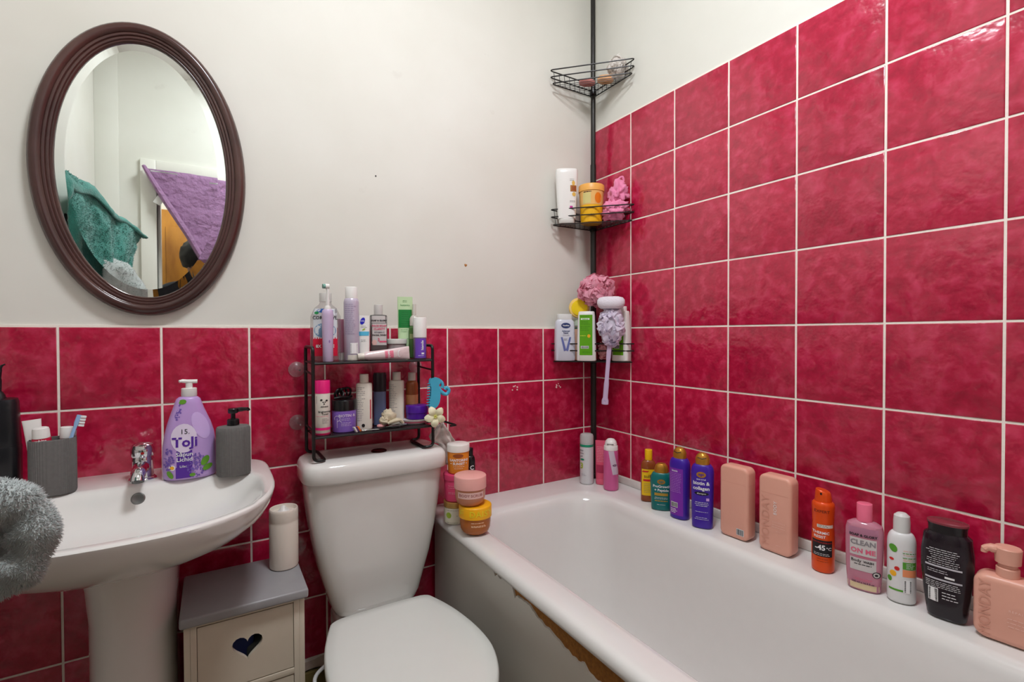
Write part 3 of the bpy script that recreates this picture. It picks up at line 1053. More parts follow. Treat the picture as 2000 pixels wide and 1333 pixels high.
# 1 yellow-label oil bottle
t = ledge('oil_bottle', 'small amber bottle with yellow label and yellow cap beside the teal bottle', 'bottle', -.062, -.352, -42)
b, S = body(t, 'body', M('amber_liquid', (168, 88, 40), .12, trans=.35, var=.05), bprof(.026, .019, .142, .011, .011, .028), 2.6)
body(t, 'cap', M('yellow_cap', (236, 184, 12), .35), capprof(.142, .177, .0125))
panel(S, b, 'label_panel', M('yellow_label', (240, 196, 22), .4), -.0235, .0235, .022, .112)
panel(S, b, 'label_stripe', M('red_print', (206, 40, 36), .4), -.019, .019, .071, .078, .0009)
panel(S, b, 'label_stripe', M('red_print', (206, 40, 36), .4), -.022, -.002, .102, .107, .0009, shear=.004)
text(S, b, 'sulfur', .002, .088, .017, INK)
lines(S, b, GREYINK, -.017, .016, [.063 - .006 * i for i in range(6)], seed=4)

# 2 teal bottle
TEAL = M('teal_plastic', (8, 108, 106), .3, var=.03)
t = ledge('lotion_bottle', 'short teal bottle with a gold cap reading ProGrowth + Peptide', 'bottle', -.088, -.432, -50)
b, S = body(t, 'body', TEAL, bprof(.0355, .023, .122, .021, .016, .030, a0=.032, b0=.021), 2.5)
body(t, 'cap', GOLD, [(.120, .0225, .017), (.132, .0225, .017), (.143, .019, .0145), (.150, .012, .010), (.152, .004, .004)], 2.2)
oval(S, b, 'emblem', GOLD, 0, .095, .0125, .0078)
text(S, b, 'ogx', 0, .096, .011, TEAL, bold=.02, off=.0014)
text(S, b, 'ProGrowth', .001, .0795, .0115, WINK, bold=.02)
text(S, b, '+ Peptide', .001, .067, .0115, WINK, bold=.02)
panel(S, b, 'label_panel', M('dull_gold_print', (176, 140, 50), .45), -.021, .021, .049, .058)
lines(S, b, WINK, -.022, .022, [.043, .039], seed=2, ragged=.1, center=True)
lines(S, b, M('dull_gold_print', (176, 140, 50), .45), -.02, .02, [.032], th=.003, ragged=0, seed=5, center=True)
lines(S, b, WINK, -.016, .016, [.020], seed=6, center=True)

# 3, 4 violet bottles
VIO = M('violet_plastic', (64, 30, 158), .3, var=.03)
VIO2 = M('magenta_violet_label', (124, 40, 168), .4, var=.05)
def violet(label, x, y, rot, ch):
    t = ledge('shampoo_bottle', label, 'bottle', x, y, rot)
    b, S = body(t, 'body', VIO, bprof(.0325, .022, .188, .019, .016, .026, a0=.0295, b0=.021), 2.5)
    body(t, 'cap', GOLD, [(.186, .020, .0165), (.203, .0205, .017), (.213, .017, .014), (.220, .010, .009), (.222, .003, .003)], 2.2)
    bm = bmesh.new()
    tube(bm, [(-.012, -.0135, .2085), (0, -.0165, .2055), (.012, -.0135, .2085)], .0012, 6)
    finish(bm, 'cap_slot', INK, t)
    return t, b, S
t, b, S = violet('violet bottle with gold cap showing its magenta back label and barcode', -.098, -.515, -82, 0)
panel(S, b, 'back_label', VIO2, -.027, .022, .012, .158, nz=12)
text(S, b, 'biotin', -.004, .150, .009, WINK, bold=.01)
lines(S, b, M('pale_violet_print', (204, 160, 226), .5), -.022, .018, [.142 - .0052 * i for i in range(12)], seed=8, ragged=.15)
barcode(S, b, -.018, .006, .036, .052)
lines(S, b, WINK, -.020, .004, [.030, .025, .020], th=.002, seed=9)
t, b, S = violet('violet bottle with gold cap lettered biotin & collagen', -.100, -.600, -60, 1)
oval(S, b, 'emblem', GOLD, -.001, .160, .0135, .0088)
text(S, b, 'ogx', -.001, .161, .011, VIO, bold=.02, off=.0014)
text(S, b, 'thick & full', -.001, .146, .006, WINK, bold=.01)
text(S, b, 'biotin &', -.001, .1345, .0142, WINK, bold=.022)
text(S, b, 'collagen', -.001, .1195, .0142, WINK, bold=.022)
oval(S, b, 'pill_label', INK, 0, .1045, .020, .0052)
text(S, b, 'shampoo', 0, .1045, .007, WINK, off=.0014)
panel(S, b, 'print_square', M('pale_violet_print', (204, 160, 226), .5), .013, .021, .084, .092, .0009, 3, 2)
lines(S, b, WINK, -.02, .02, [.078, .073, .068], seed=11, center=True, th=.0012)
lines(S, b, WINK, -.02, .02, [.050, .033, .028], seed=12, center=True)

# 5, 6 flat rose-pink bottles
def pinkflat(label, x, y, rot):
    t = ledge('body_wash_bottle', label, 'bottle', x, y, rot)
    b, S = flat_body(t, 'body', PINKP, .086, .042, .203, .017, .008)
    bm = bmesh.new()
    tube(bm, [(-.012, -.0165, .2005), (.012, -.0165, .2005)], .0014, 6)
    finish(bm, 'cap_notch', PINKD, t)
    boxo('cap_seam', -.036, .036, -.02115, -.0195, .1554, .1561, PINKD, t)
    boxo('cap_seam', .0415, .04315, -.013, .013, .1554, .1561, PINKD, t)
    return t, b, S
t, b, S = pinkflat('plain rose-pink flat bottle with a small barcode sticker', -.078, -.700, -88)
barcode(S, b, .010, .032, .014, .032)
t, b, S = pinkflat('rose-pink flat bottle embossed MONDAY BODY up its face', -.075, -.816, -88)
text(S, b, 'MONDAY', -.022, .082, .030, PINKD, rot=PI / 2, off=.0008, bold=.0)
text(S, b, 'BODY', .003, .120, .012, WINK, rot=PI / 2, sp=1.15)
text(S, b, 'COCONUT', .012, .083, .0055, M('pale_pink_print', (240, 200, 186), .5), sp=1.3)
lines(S, b, M('pale_pink_print', (240, 200, 186), .5), -.006, .028, [.076, .070], seed=3, center=True)
lines(S, b, M('pale_pink_print', (240, 200, 186), .5), .004, .018, [.060, .024], seed=5, center=True)

# 7 orange aerosol
ORG = M('orange_aerosol', (226, 78, 14), .28, metal=.1, var=.05)
t = ledge('deodorant_can', 'orange spray can with black panel reading -45', 'spray can', -.079, -.929, -66)
b, S = body(t, 'can', ORG, [(0, .021), (.003, .0235), (.007, .0242), (.06, .0242), (.09, .0238), (.115, .0225), (.14, .0235), (.158, .0242), (.164, .0235), (.168, .020)], 2)
bm = bmesh.new()
v = lathe(bm, [(.166, .0185), (.176, .0178), (.190, .0168), (.197, .0158), (.199, .014)], 24)
for vv in bm.verts:
    if vv.co.z > .185:
        vv.co.z -= (vv.co.x + .016) * .28
finish(bm, 'spray_cap', ORG, t)
oval(Surf([(0, .0168), (.3, .0168)], 2), t, 'spray_hole', INK, -.004, .189, .0022, .003)
DKO = M('dark_orange_print', (120, 40, 10), .5)
text(S, b, 'EXPERT', -.002, .148, .0095, DKO, bold=.01)
panel(S, b, 'label_strip', WHT2, -.012, .020, .109, .1165, off=.0008)
lines(S, b, INK, -.010, .016, [.1145, .1115], seed=2)
text(S, b, 'THERMIC', -.004, .0965, .0085, WINK, bold=.02)
text(S, b, 'RESIST', -.006, .087, .0085, WINK, bold=.02)
panel(S, b, 'black_panel', INK, -.0215, .019, .040, .079, off=.0008, nx=14)
text(S, b, 'ANTI-TRANSPIRANT', -.002, .0735, .0045, M('red_print', (206, 40, 36), .4), off=.0014)
text(S, b, '-45', -.005, .061, .0165, WINK, bold=.03, off=.0014)
text(S, b, '°C', .0125, .0595, .0095, WINK, bold=.02, off=.0014)
lines(S, b, WINK, -.018, .015, [.047, .0435], seed=7, off=.0014)
lines(S, b, DKO, -.012, .012, [.034, .028], seed=8)

# 8 pink clear body wash
PNKT = M('pink_clear_gel', (224, 150, 172), .12, trans=.35, var=.04)
t = ledge('body_wash_bottle', 'clear pink bottle with pink cap reading CLEAN ON ME', 'bottle', -.094, -1.024, -74)
b, S = body(t, 'body', PNKT, [(0, .028, .016), (.002, .0305, .018), (.006, .0315, .019), (.05, .034, .0215), (.10, .0355, .022), (.135, .0352, .0215), (.146, .0325, .020), (.1525, .022, .015), (.155, .012, .011)], 2.7)
body(t, 'cap', M('bubblegum_pink', (236, 112, 142), .35), capprof(.154, .193, .0148, r=.001))
panel(S, b, 'band_top', M('smoky_mauve', (176, 118, 142), .3), -.0335, .0335, .122, .142, off=.0003)
panel(S, b, 'label_panel', M('pale_grey_label', (206, 200, 198), .4), -.0245, .0245, .080, .119)
panel(S, b, 'label_panel', M('pale_grey_label', (206, 200, 198), .4), -.024, .024, .046, .074)
panel(S, b, 'cream_base', M('cream_gel', (222, 200, 160), .25), -.029, .029, .004, .017, off=.0003)
text(S, b, 'SOAP & GLORY', 0, .1255, .0074, INK, bold=.035, off=.0013)
text(S, b, 'CLEAN', 0, .1085, .0150, M('grey_letter', (138, 132, 136), .5), bold=.03)
text(S, b, 'ON ME', 0, .0905, .0145, M('rose_letter', (224, 96, 128), .5), bold=.03)
text(S, b, 'REFRESHING', 0, .0775, .0045, M('rose_letter', (224, 96, 128), .5), off=.0013)
text(S, b, 'Body', -.0125, .068, .0095, INK, bold=.01, off=.0013)
text(S, b, 'WASH', .0105, .0675, .0066, INK, bold=.035, off=.0013)
lines(S, b, INK, -.017, .017, [.0605], th=.0016, seed=3, center=True)
oval(S, b, 'round_seal', INK, .0245, .043, .0072, .0072, off=.0012)
oval(S, b, 'round_seal_face', M('pale_grey_label', (206, 200, 198), .4), .0245, .043, .0056, .0056, off=.0016)
oval(S, b, 'round_seal_heart', INK, .0245, .043, .0030, .0026, off=.0020)
lines(S, b, M('rose_letter', (224, 96, 128), .5), -.018, .018, [.028, .025], seed=4, center=True)
text(S, b, '500 ml e 16.9 fl oz', 0, .0195, .0055, INK, bold=.02, off=.0013)

# 9 white bottle with coloured dots
t = ledge('lotion_bottle', 'slim white bottle with green, red and yellow dots and a barcode', 'bottle', -.083, -1.090, -62)
b, S = body(t, 'body', M('milky_plastic', (226, 226, 226), .25, var=.02, sub=.1), bprof(.0252, .0215, .150, .0135, .0135, .024, r=.006), 2.2)
body(t, 'cap', M('frosted_cap', (214, 214, 212), .3), [(.148, .0148), (.172, .0148), (.184, .0138), (.1895, .008), (.190, .002)])
GRN = M('leaf_green_print', (84, 156, 44), .45)
oval(S, b, 'green_dot', GRN, -.0165, .117, .0062, .0085, rot=.3)
oval(S, b, 'red_dot', M('red_print', (206, 40, 36), .4), -.019, .093, .0035, .003)
oval(S, b, 'red_dot', M('red_print', (206, 40, 36), .4), -.0105, .075, .0044, .0044)
oval(S, b, 'yellow_dot', M('amber_dot', (240, 176, 32), .45), -.0165, .063, .0052, .0062)
oval(S, b, 'green_dot', GRN, -.0215, .050, .003, .006)
panel(S, b, 'green_band', GRN, -.0228, .0, .027, .031, shear=0)
panel(S, b, 'green_panel', GRN, -.001, .0225, .076, .091)
lines(S, b, WINK, .005, .020, [.088, .085, .082, .079], seed=2)
panel(S, b, 'peach_panel', M('peach_print', (238, 148, 100), .45), -.001, .0225, .060, .075)
lines(S, b, GRN, -.001, .022, [.110, .100], th=.0016, ragged=0, seed=4)
lines(S, b, M('peach_print', (238, 148, 100), .45), .0, .021, [.115, .106, .097, .094], seed=6, th=.0008)
barcode(S, b, .001, .015, .026, .054, vert=False)

# 10 black bottle
BLKV = M('black_violet_gel', (30, 20, 28), .2, var=.35, vscale=300)
t = ledge('shower_gel_bottle', 'black shower gel bottle with white back print and maroon flat lid', 'bottle', -.083, -1.167, -82)
b, S = body(t, 'body', BLKV, [(0, .026, .014), (.002, .029, .017), (.006, .031, .019), (.05, .0365, .023), (.10, .0410, .025), (.135, .0410, .025), (.155, .0385, .024), (.168, .0375, .0235), (.172, .033, .0215), (.175, .030, .021)], 2.6)
body(t, 'cap', BLK, [(.174, .0305, .0215), (.186, .0305, .0218), (.192, .0325, .023)], 2.2)
body(t, 'cap_top', M('maroon_lid', (128, 52, 62), .25, var=.05), [(.192, .0325, .023), (.1955, .0325, .023), (.1965, .031, .0215)], 2.2)
lines(S, b, WINK, -.030, .024, [.143 - .0042 * i for i in range(8)], seed=5, center=True, ragged=.35)
panel(S, b, 'print_bar', M('silver_print', (196, 194, 200), .5), -.031, .026, .107, .1105)
lines(S, b, WINK, -.027, .022, [.101, .097], seed=15, ragged=.4)
panel(S, b, 'print_bar', WINK, .0, .015, .088, .092, off=.0008)
panel(S, b, 'print_bar', M('silver_print', (196, 194, 200), .5), -.031, .026, .081, .0845)
lines(S, b, WINK, -.030, .024, [.077 - .0035 * i for i in range(4)], seed=6, ragged=.1)
barcode(S, b, -.026, -.010, .036, .064, vert=False)
lines(S, b, WINK, -.004, .02, [.058, .052, .046], seed=16, th=.0014)

# 11 rose-pink pump bottle
t = ledge('pump_bottle', 'square rose-pink pump bottle embossed MONDAY beside the black bottle', 'bottle', -.082, -1.255, -84)
b, S = flat_body(t, 'body', PINKP, .090, .046, .122, .020, .011)
text(S, b, 'MONDAY', -.027, .060, .024, PINKD, rot=PI / 2, off=.0008)
text(S, b, 'REPAIR', .016, .066, .006, M('pale_pink_print', (240, 200, 186), .5), sp=1.3)
lines(S, b, M('pale_pink_print', (240, 200, 186), .5), .002, .032, [.052, .045, .038], seed=3, center=True)
body(t, 'pump_collar', PINKP, [(.121, .0155), (.1215, .0165), (.137, .0165), (.139, .015)])
body(t, 'pump_neck', PINKP, [(.138, .013), (.146, .013)])
bm = bmesh.new()
lathe(bm, [(.145, .015), (.147, .018), (.166, .019), (.174, .0195), (.176, .018)], 24)
finish(bm, 'pump_head', PINKP, t)
bm = bmesh.new()
tube(bm, smooth_path([(0, -.004, .168), (-.022, -.008, .170), (-.030, -.01, .166), (-.031, -.01, .160)], 4), [.008] * 5 + [.0065] * 4 + [.005] * 4, 10)
finish(bm, 'nozzle', PINKP, t)

# ------------------------------------------------------------------ back corner of the bath
t = ledge('shaving_can', 'tall white can with a green band and frosted cap in the bath corner', 'spray can', -.112, -.083, -52)
b, S = body(t, 'can', M('white_can', (214, 216, 218), .25, metal=.15), [(0, .024), (.003, .0262), (.15, .0262), (.155, .0245)])
body(t, 'cap', M('frosted_grey_cap', (206, 206, 204), .22, trans=.25), [(.154, .0262), (.182, .0262), (.189, .0235), (.192, .016)])
band(S, b, 'green_band', M('sea_green_print', (22, 140, 104), .4), .143, .152)
for i, s in enumerate(('skin', 'care', 'gel')):
    text(S, b, s, -.0155, .130 - .011 * i, .010, INK)
oval(S, b, 'pill_label', M('sea_green_print', (22, 140, 104), .4), -.0125, .095, .0085, .0038)
text(S, b, '3', -.015, .070, .030, M('lime_print', (160, 186, 60), .4), bold=.03)
lines(S, b, GREYINK, -.016, .004, [.04, .035], seed=2)
t = ledge('cream_tube', 'coral pink tube with fine print standing on its cap in the bath corner', 'tube', -.072, -.122, -48)
PTB = M('coral_tube', (222, 84, 116), .35, var=.03)
b, S = body(t, 'body', PTB, [(.022, .0215, .017), (.06, .022, .015), (.12, .0225, .009), (.150, .023, .003), (.167, .023, .0018)], 2.2)
body(t, 'cap', M('coral_cap', (226, 96, 124), .35), [(0, .0205, .0165), (.002, .0212, .0172), (.020, .0212, .0172), (.022, .020, .016)], 2.2)
lines(S, b, M('pale_pink_print2', (246, 180, 196), .5), -.017, .017, [.142 - .006 * i for i in range(10)], seed=9, th=.0013)
panel(S, b, 'print_block', M('dark_coral_print', (176, 44, 84), .5), -.018, .012, .045, .075)
t = ledge('deodorant_can', 'pink and silver spray can with white spray top in the bath corner', 'spray can', -.086, -.190, -50)
PKC = M('pink_can', (214, 100, 158), .25, metal=.2, var=.04)
b, S = body(t, 'can', PKC, [(0, .0245), (.003, .0268), (.008, .0275), (.12, .0272), (.145, .0262), (.148, .0245)])
body(t, 'spray_collar', WHT, [(.147, .0258), (.161, .0256), (.163, .0245)])
bm = bmesh.new()
lathe(bm, [(.162, .0225), (.170, .0225), (.180, .019), (.187, .012), (.189, .004)], 24)
finish(bm, 'spray_top', WHT, t)
bm = bmesh.new()
box(bm, -.012, .012, -.0228, -.0195, .1695, .1712)
finish(bm, 'spray_slot', INK, t)
panel(S, b, 'silver_ribbon', M('silver_ribbon', (206, 190, 206), .3), .002, .022, .06, .146, off=.0005, shear=-.016, nz=12)
oval(S, b, 'brand_oval', M('plum_print', (90, 30, 80), .4), .017, .094, .0075, .0038)
text(S, b, 'deo', .017, .094, .005, WINK, off=.0013)

# ------------------------------------------------------------------ jars stacked at the end of the bath by the cistern
t = ledge('scrub_jar', 'amber round jar with a yellow lid reading DAISY under the peach jar', 'jar', -.695, -.277, -24)
b, S = body(t, 'jar', M('amber_gel', (196, 110, 40), .18, trans=.25, var=.05), [(0, .026), (.002, .031), (.008, .039), (.018, .0435), (.034, .045), (.05, .045)], N=40)
l, SL = body(t, 'lid', M('sunny_yellow_lid', (240, 172, 16), .4), capprof(.050, .0835, .0478, r=.004), N=40)
text(SL, l, 'DAISY', .0145, .066, .0235, M('lemon_relief', (236, 208, 30), .4), bold=.02, sp=1.08, off=.0008)
text(SL, l, 'E', -.0405, .066, .0235, M('lemon_relief', (236, 208, 30), .4), bold=.02, off=.0008)
lines(S, b, M('pale_peach_print', (226, 180, 140), .5), -.014, .032, [.041, .033, .030], th=.0025, seed=2, ragged=.2)
t = thing('scrub_jar', 'peach translucent jar with a pale pink lid on top of the yellow-lidded jar', 'jar', (-.7085, -.272, ZB + .0848), D(-24))
b, S = body(t, 'jar', M('peach_gel', (226, 150, 112), .2, trans=.3, var=.05), [(0, .027), (.003, .033), (.010, .0395), (.022, .0435), (.046, .0445), (.050, .044)], N=40)
l, SL = body(t, 'lid', M('pale_pink_lid', (232, 168, 160), .4), capprof(.050, .0855, .0466, r=.003), N=40)
panel(S, b, 'label_panel', M('blush_label', (232, 190, 182), .4), -.036, .036, .026, .044)
text(S, b, 'BODY SCRUB', .0, .035, .011, M('rose_brown_print', (160, 80, 80), .5), bold=.01)
t = ledge('cream_jar', 'small glass jar with gold lid and pale label at the foot of a jar stack', 'jar', -.7065, -.168, -20)
b, S = body(t, 'jar', M('ivory_jar', (222, 216, 196), .25), [(0, .034), (.003, .0368), (.048, .0368), (.050, .035)], N=36)
body(t, 'lid', M('brushed_gold', (190, 150, 86), .3, metal=.7), capprof(.050, .0665, .0375), N=36)
lines(S, b, INK, -.03, .005, [.043, .006], th=.0008, ragged=0, seed=1)
text(S, b, '- -', .004, .028, .012, INK)
oval(S, b, 'lime_motif', M('lime_print', (160, 186, 60), .4), -.024, .028, .007, .009)
t = thing('cream_jar', 'raspberry pink tub between the gold-lidded jar and the orange tub', 'jar', (-.7065, -.168, ZB + .0680), D(-20))
RSP = M('raspberry_tub', (206, 62, 104), .35, var=.03)
b, S = body(t, 'tub', RSP, [(0, .031), (.003, .0335), (.066, .0365), (.068, .0355)], N=36)
body(t, 'lid', RSP, capprof(.066, .083, .038), N=36)
lines(S, b, M('pale_pink_print2', (246, 180, 196), .5), -.025, .006, [.05, .044, .03, .026], seed=3)
t = thing('body_butter_tub', 'orange tub with white lid reading SANTORINI SUNSET on the jar stack', 'tub', (-.6985, -.170, ZB + .1515), D(-22))
b, S = body(t, 'tub', M('sunset_orange', (222, 132, 36), .35, var=.2, vscale=60), [(0, .029), (.003, .0315), (.066, .0335), (.068, .0325)], N=36)
body(t, 'lid', M('white_lid', (232, 226, 220), .4), capprof(.067, .0895, .0348, r=.003), N=36)
text(S, b, 'SANTORINI', 0, .043, .0105, WINK, bold=.03)
text(S, b, '• SUNSET •', 0, .0325, .0105, WINK, bold=.03)
lines(S, b, WINK, -.018, .018, [.024, .018], seed=4, center=True)
oval(S, b, 'brown_motif', M('russet_print', (150, 76, 30), .5), -.002, .057, .016, .006)
t = ledge('serum_bottle', 'slim black bottle on the bath ledge behind the jar stack', 'bottle', -.600, -.050, -20)
b, S = body(t, 'body', BLK, bprof(.019, .017, .165, .010, .010, .02), 2.2)
body(t, 'cap', BLK, capprof(.165, .190, .012))
text(S, b, 'C', .006, .125, .02, WINK, bold=.02)
lines(S, b, WINK, -.002, .012, [.11, .105], seed=2)

# ------------------------------------------------------------------ on the basin
GC = M('grey_concrete', (104, 102, 100), .75, var=.18, vscale=160)
def ribbed(parent, name, prof, a, b, n, ribs, N=160, open_top=None):
    bm = bmesh.new()
    rings = []
    for z, k in prof:
        r = []
        for i, p in enumerate(se(a * k, b * k, n, N, z)):
            d = 1 + .015 * math.cos(2 * PI * ribs * i / N)
            r.append(Vector((p.x * d, p.y * d, z)))
        rings.append(r)
    if open_top:
        for z, k in open_top:
            rings.append(se(a * k, b * k, n, N, z))
    loft(bm, rings)
    return finish(bm, name, GC, parent, ang=.9)
cup = thing('toothbrush_cup', 'grey ribbed concrete cup holding a toothbrush and tubes on the basin', 'cup', (-1.642, -.128, ZR + .0012), D(6))
ribbed(cup, 'cup', [(0, .95), (.003, 1), (.116, 1), (.119, .985)], .0385, .029, 3, 54, N=216, open_top=[(.1195, .95), (.119, .92), (.02, .90), (.018, .3)])
cz = ZR + .0012
t = thing('toothpaste_tube', 'red toothpaste tube with a fat white cap in the grey cup', 'tube', (-1.652, -.136, cz + .0195), rot=(.06, -.05, .1))
b, S = body(t, 'tube', M('red_foil', (190, 20, 60), .25, var=.1), [(0, .015, .0015), (.04, .0155, .008), (.090, .016, .014), (.104, .0155, .0135), (.108, .012, .011)], 2)
body(t, 'cap', WHT, [(.106, .0145), (.122, .0140), (.1265, .0128), (.128, .010)])
text(S, b, 'white', .0, .101, .008, WINK, bold=.02)
t = thing('cream_tube', 'plain white flat tube standing behind the toothpaste in the grey cup', 'tube', (-1.6635, -.1195, cz + .0195), rot=(-.04, -.1, .1))
body(t, 'tube', WHT, [(0, .0125, .009), (.09, .0135, .009), (.128, .0145, .006), (.142, .0155, .0025)], 2.4)
t = thing('cream_tube', 'short white capped tube beside the blue toothbrush in the grey cup', 'tube', (-1.627, -.1225, cz + .0195), rot=(-.02, .06, 0))
body(t, 'tube', WHT, [(0, .009, .006), (.08, .0105, .008), (.098, .0105, .010)], 2.2)
body(t, 'cap', WHT, capprof(.098, .122, .0115))
t = thing('toothbrush', 'light blue toothbrush leaning in the grey concrete cup', 'toothbrush', (-1.632, -.142, cz + .0195), rot=(.02, .22, .2))
BLU = M('sky_blue_plastic', (150, 186, 226), .3)
bm = bmesh.new()
tube(bm, smooth_path([(0, 0, 0), (0, 0, .06), (.0005, 0, .105), (.002, 0, .128), (.004, 0, .152)], 4), [.0042] * 8 + [.0032] * 5 + [.0046] * 4, 10, flat=.8)
finish(bm, 'handle', BLU, t)
bm = bmesh.new()
for k in range(4):
    box(bm, .006, .016, -.0042, .0042, .128 + .0062 * k, .1325 + .0062 * k, .0006, 1)
finish(bm, 'bristles', M('white_bristle', (226, 230, 230), .7, var=.05), t)
t = thing('toothbrush', 'second toothbrush lying low behind the rim of the grey cup', 'toothbrush', (-1.617, -.119, cz + .0195), rot=(-.03, .08, 0))
bm = bmesh.new()
tube(bm, [(0, 0, 0), (0, 0, .06), (0, 0, .112)], [.0035, .003, .004], 8)
finish(bm, 'handle', M('clear_grey_plastic', (196, 190, 190), .2, trans=.3), t)

gp = thing('soap_dispenser', 'grey ribbed concrete soap dispenser with black pump on the basin corner', 'soap dispenser', (-1.303, -.164, ZR + .0012), D(4))
ribbed(gp, 'bottle', [(0, .94), (.003, 1), (.108, 1), (.113, .985), (.117, .93)], .0365, .029, 3, 54, N=216, open_top=[(.1195, .6), (.120, .3)])
pump_head(gp, BLK, .1195, 1.0, .0135, ang=.25, long=.034, hh=.012)

lt = thing('hand_soap_bottle', 'lilac liquid soap bottle with white pump and lavender print on the basin', 'bottle', (-1.394, -.128, ZR + .0012), D(3))
LIL = M('lilac_plastic', (186, 152, 210), .26, var=.10, vscale=14)
edges = [(0, -.050, .050), (.002, -.053, .053), (.006, -.0545, .0545), (.04, -.0555, .0555), (.075, -.0545, .0545), (.105, -.0505, .0510), (.130, -.045, .044), (.150, -.039, .036), (.165, -.034, .030), (.178, -.030, .026), (.188, -.0265, .0225), (.1925, -.021, .017), (.194, -.015, .0115)]
prof = [(z, (r_ - l_) / 2, .033 * min(1, ((r_ - l_) / .109) ** .6)) for z, l_, r_ in edges]
bm = bmesh.new()
loft(bm, [se((r_ - l_) / 2, p[2], 2.5, 40, z, (l_ + r_) / 2) for (z, l_, r_), p in zip(edges, prof)])
b = finish(bm, 'bottle', LIL, lt, ang=.9)
S = Surf(prof, 2.5)
body(lt, 'pump_collar', WHT, [(.1935, .0155), (.195, .0165), (.213, .0160), (.214, .014)], N=24)
body(lt, 'pump_stem', WHT, [(.213, .0075), (.226, .0075)], N=16)
bm = bmesh.new()
tube(bm, smooth_path([(.017, 0, .229), (0, 0, .2295), (-.014, -.004, .2315), (-.020, -.006, .2305)], 4), [.0065] * 5 + [.006] * 4 + [.0045] * 4, 10, flat=.75)
finish(bm, 'pump_head', WHT, lt)
PALE = M('pale_lilac_print', (222, 208, 230), .4)
oval(S, b, 'pale_cloud', PALE, -.012, .098, .026, .034)
oval(S, b, 'pale_swirl', M('light_lilac_print', (202, 172, 226), .4), .022, .125, .016, .034, rot=.35, off=.0006)
PURP = M('deep_purple_print', (84, 36, 150), .4)
text(S, b, '15.', -.010, .113, .016, INK, off=.0013)
text(S, b, 'ToJi', -.010, .088, .031, PURP, bold=.03, off=.0013)
panel(S, b, 'purple_square', PURP, -.027, .004, .028, .069)
panel(S, b, 'purple_square', PURP, -.029, .002, .004, .030, off=.0006)
text(S, b, 'Săpun', -.0115, .060, .0135, WINK, bold=.01, off=.0014)
text(S, b, 'Lichid', -.0115, .048, .0135, WINK, bold=.01, off=.0014)
text(S, b, 'Lilac', -.014, .032, .008, WINK, off=.0014)
oval(S, b, 'round_seal', WINK, -.036, .030, .0065, .0065)
oval(S, b, 'round_seal_face', M('amber_dot', (240, 176, 32), .45), -.036, .030, .0042, .0042, off=.0012)
rnd = random.Random(5)
bm = bmesh.new()
def flower_spray(bm, cx_, cz_, rx_, rz_, n):
    for _ in range(n):
        a, q = rnd.uniform(0, 2 * PI), math.sqrt(rnd.random())
        x, z = cx_ + rx_ * q * math.cos(a), cz_ + rz_ * q * math.sin(a)
        r = rnd.uniform(.0016, .003)
        o_ = .0007 + rnd.random() * .0006
        a0 = rnd.random() * 2
        vs_ = [bm.verts.new(S.pt(x + r * (1 if k % 2 else .55) * math.cos(a0 + k * PI / 4), max(.003, z + r * (1 if k % 2 else .55) * math.sin(a0 + k * PI / 4)), o_)) for k in range(8)]
        bm.faces.new(vs_)
bm.free()
for a_ in ((-.042, .050, .010, .026, 60), (.014, .030, .020, .030, 120), (-.024, .165, .007, .024, 60)):
    bm = bmesh.new()
    flower_spray(bm, *a_)
    o_ = finish(bm, 'lilac_sprig_print', M('lilac_flower_print', (112, 84, 172), .5, var=.45, vscale=400), b, smooth=False)
    o_['kind'] = 'stuff'
LEAF = M('leaf_print', (96, 150, 40), .45, var=.2)
for x, z, rx_, rz_, ro in ((-.014, .183, .008, .0055, .2), (.030, .040, .0075, .0125, -.5), (.035, .024, .011, .0065, .5), (.004, .010, .006, .004, 0), (-.040, .014, .005, .010, .5)):
    oval(S, b, 'leaf_print', LEAF, x, z, rx_, rz_, off=.0016, rot=ro)

fl = thing('water_flosser', 'black water flosser with curved tip at the left end of the basin', 'water flosser', (-1.738, -.078, ZR + .0012), D(8))
FLB = M('black_flosser', (22, 22, 26), .3, var=.3)
body(fl, 'tank', FLB, [(0, .032, .030), (.003, .034, .032), (.10, .0345, .0325), (.104, .0335, .0315)], 4)
body(fl, 'handle', FLB, [(.104, .033, .031), (.107, .0335, .0315), (.198, .031, .029), (.205, .029, .027), (.207, .020, .02)], 4)
body(fl, 'tip_collar', FLB, [(.206, .0125), (.214, .0105), (.222, .006)])
bm = bmesh.new()
tube(bm, smooth_path([(0, 0, .216), (.001, 0, .245), (.003, 0, .268), (.006, -.001, .277), (.011, -.002, .280)], 4), [.0048] * 5 + [.0034] * 4 + [.0025] * 4 + [.0018] * 4, 10)
finish(bm, 'jet_tip', FLB, fl)

# ------------------------------------------------------------------ upper shelf of the rack
U, LO = 1.0545, .8562
def shelf(name, label, cat, x, y, rot=-15, z=U):
    return thing(name, label, cat, (x, y, z), D(rot))
CL = M('thin_clear_plastic', (226, 222, 222), .08, trans=.85, var=.02, ior=1.12)
t = shelf('mouthwash_bottle', 'clear mouthwash bottle with red label behind the lilac electric toothbrush', 'bottle', -1.0705, -.090)
b, S = body(t, 'bottle', CL, [(0, .036, .024), (.003, .040, .026), (.03, .0415, .027), (.085, .0415, .027), (.125, .040, .026), (.148, .030, .022), (.158, .018, .016), (.168, .0145, .0145)], 2.4)
body(t, 'cap', M('clear_grey_cap', (214, 210, 206), .2, trans=.2), capprof(.166, .191, .0165))
panel(S, b, 'label_panel', M('pale_label', (218, 222, 226), .4), -.031, .031, .062, .146)
panel(S, b, 'label_panel', M('hot_red_label', (226, 16, 62), .4), -.032, .032, .014, .066)
oval(S, b, 'blue_wave', M('steel_blue_print', (120, 156, 190), .4), 0, .085, .029, .021)
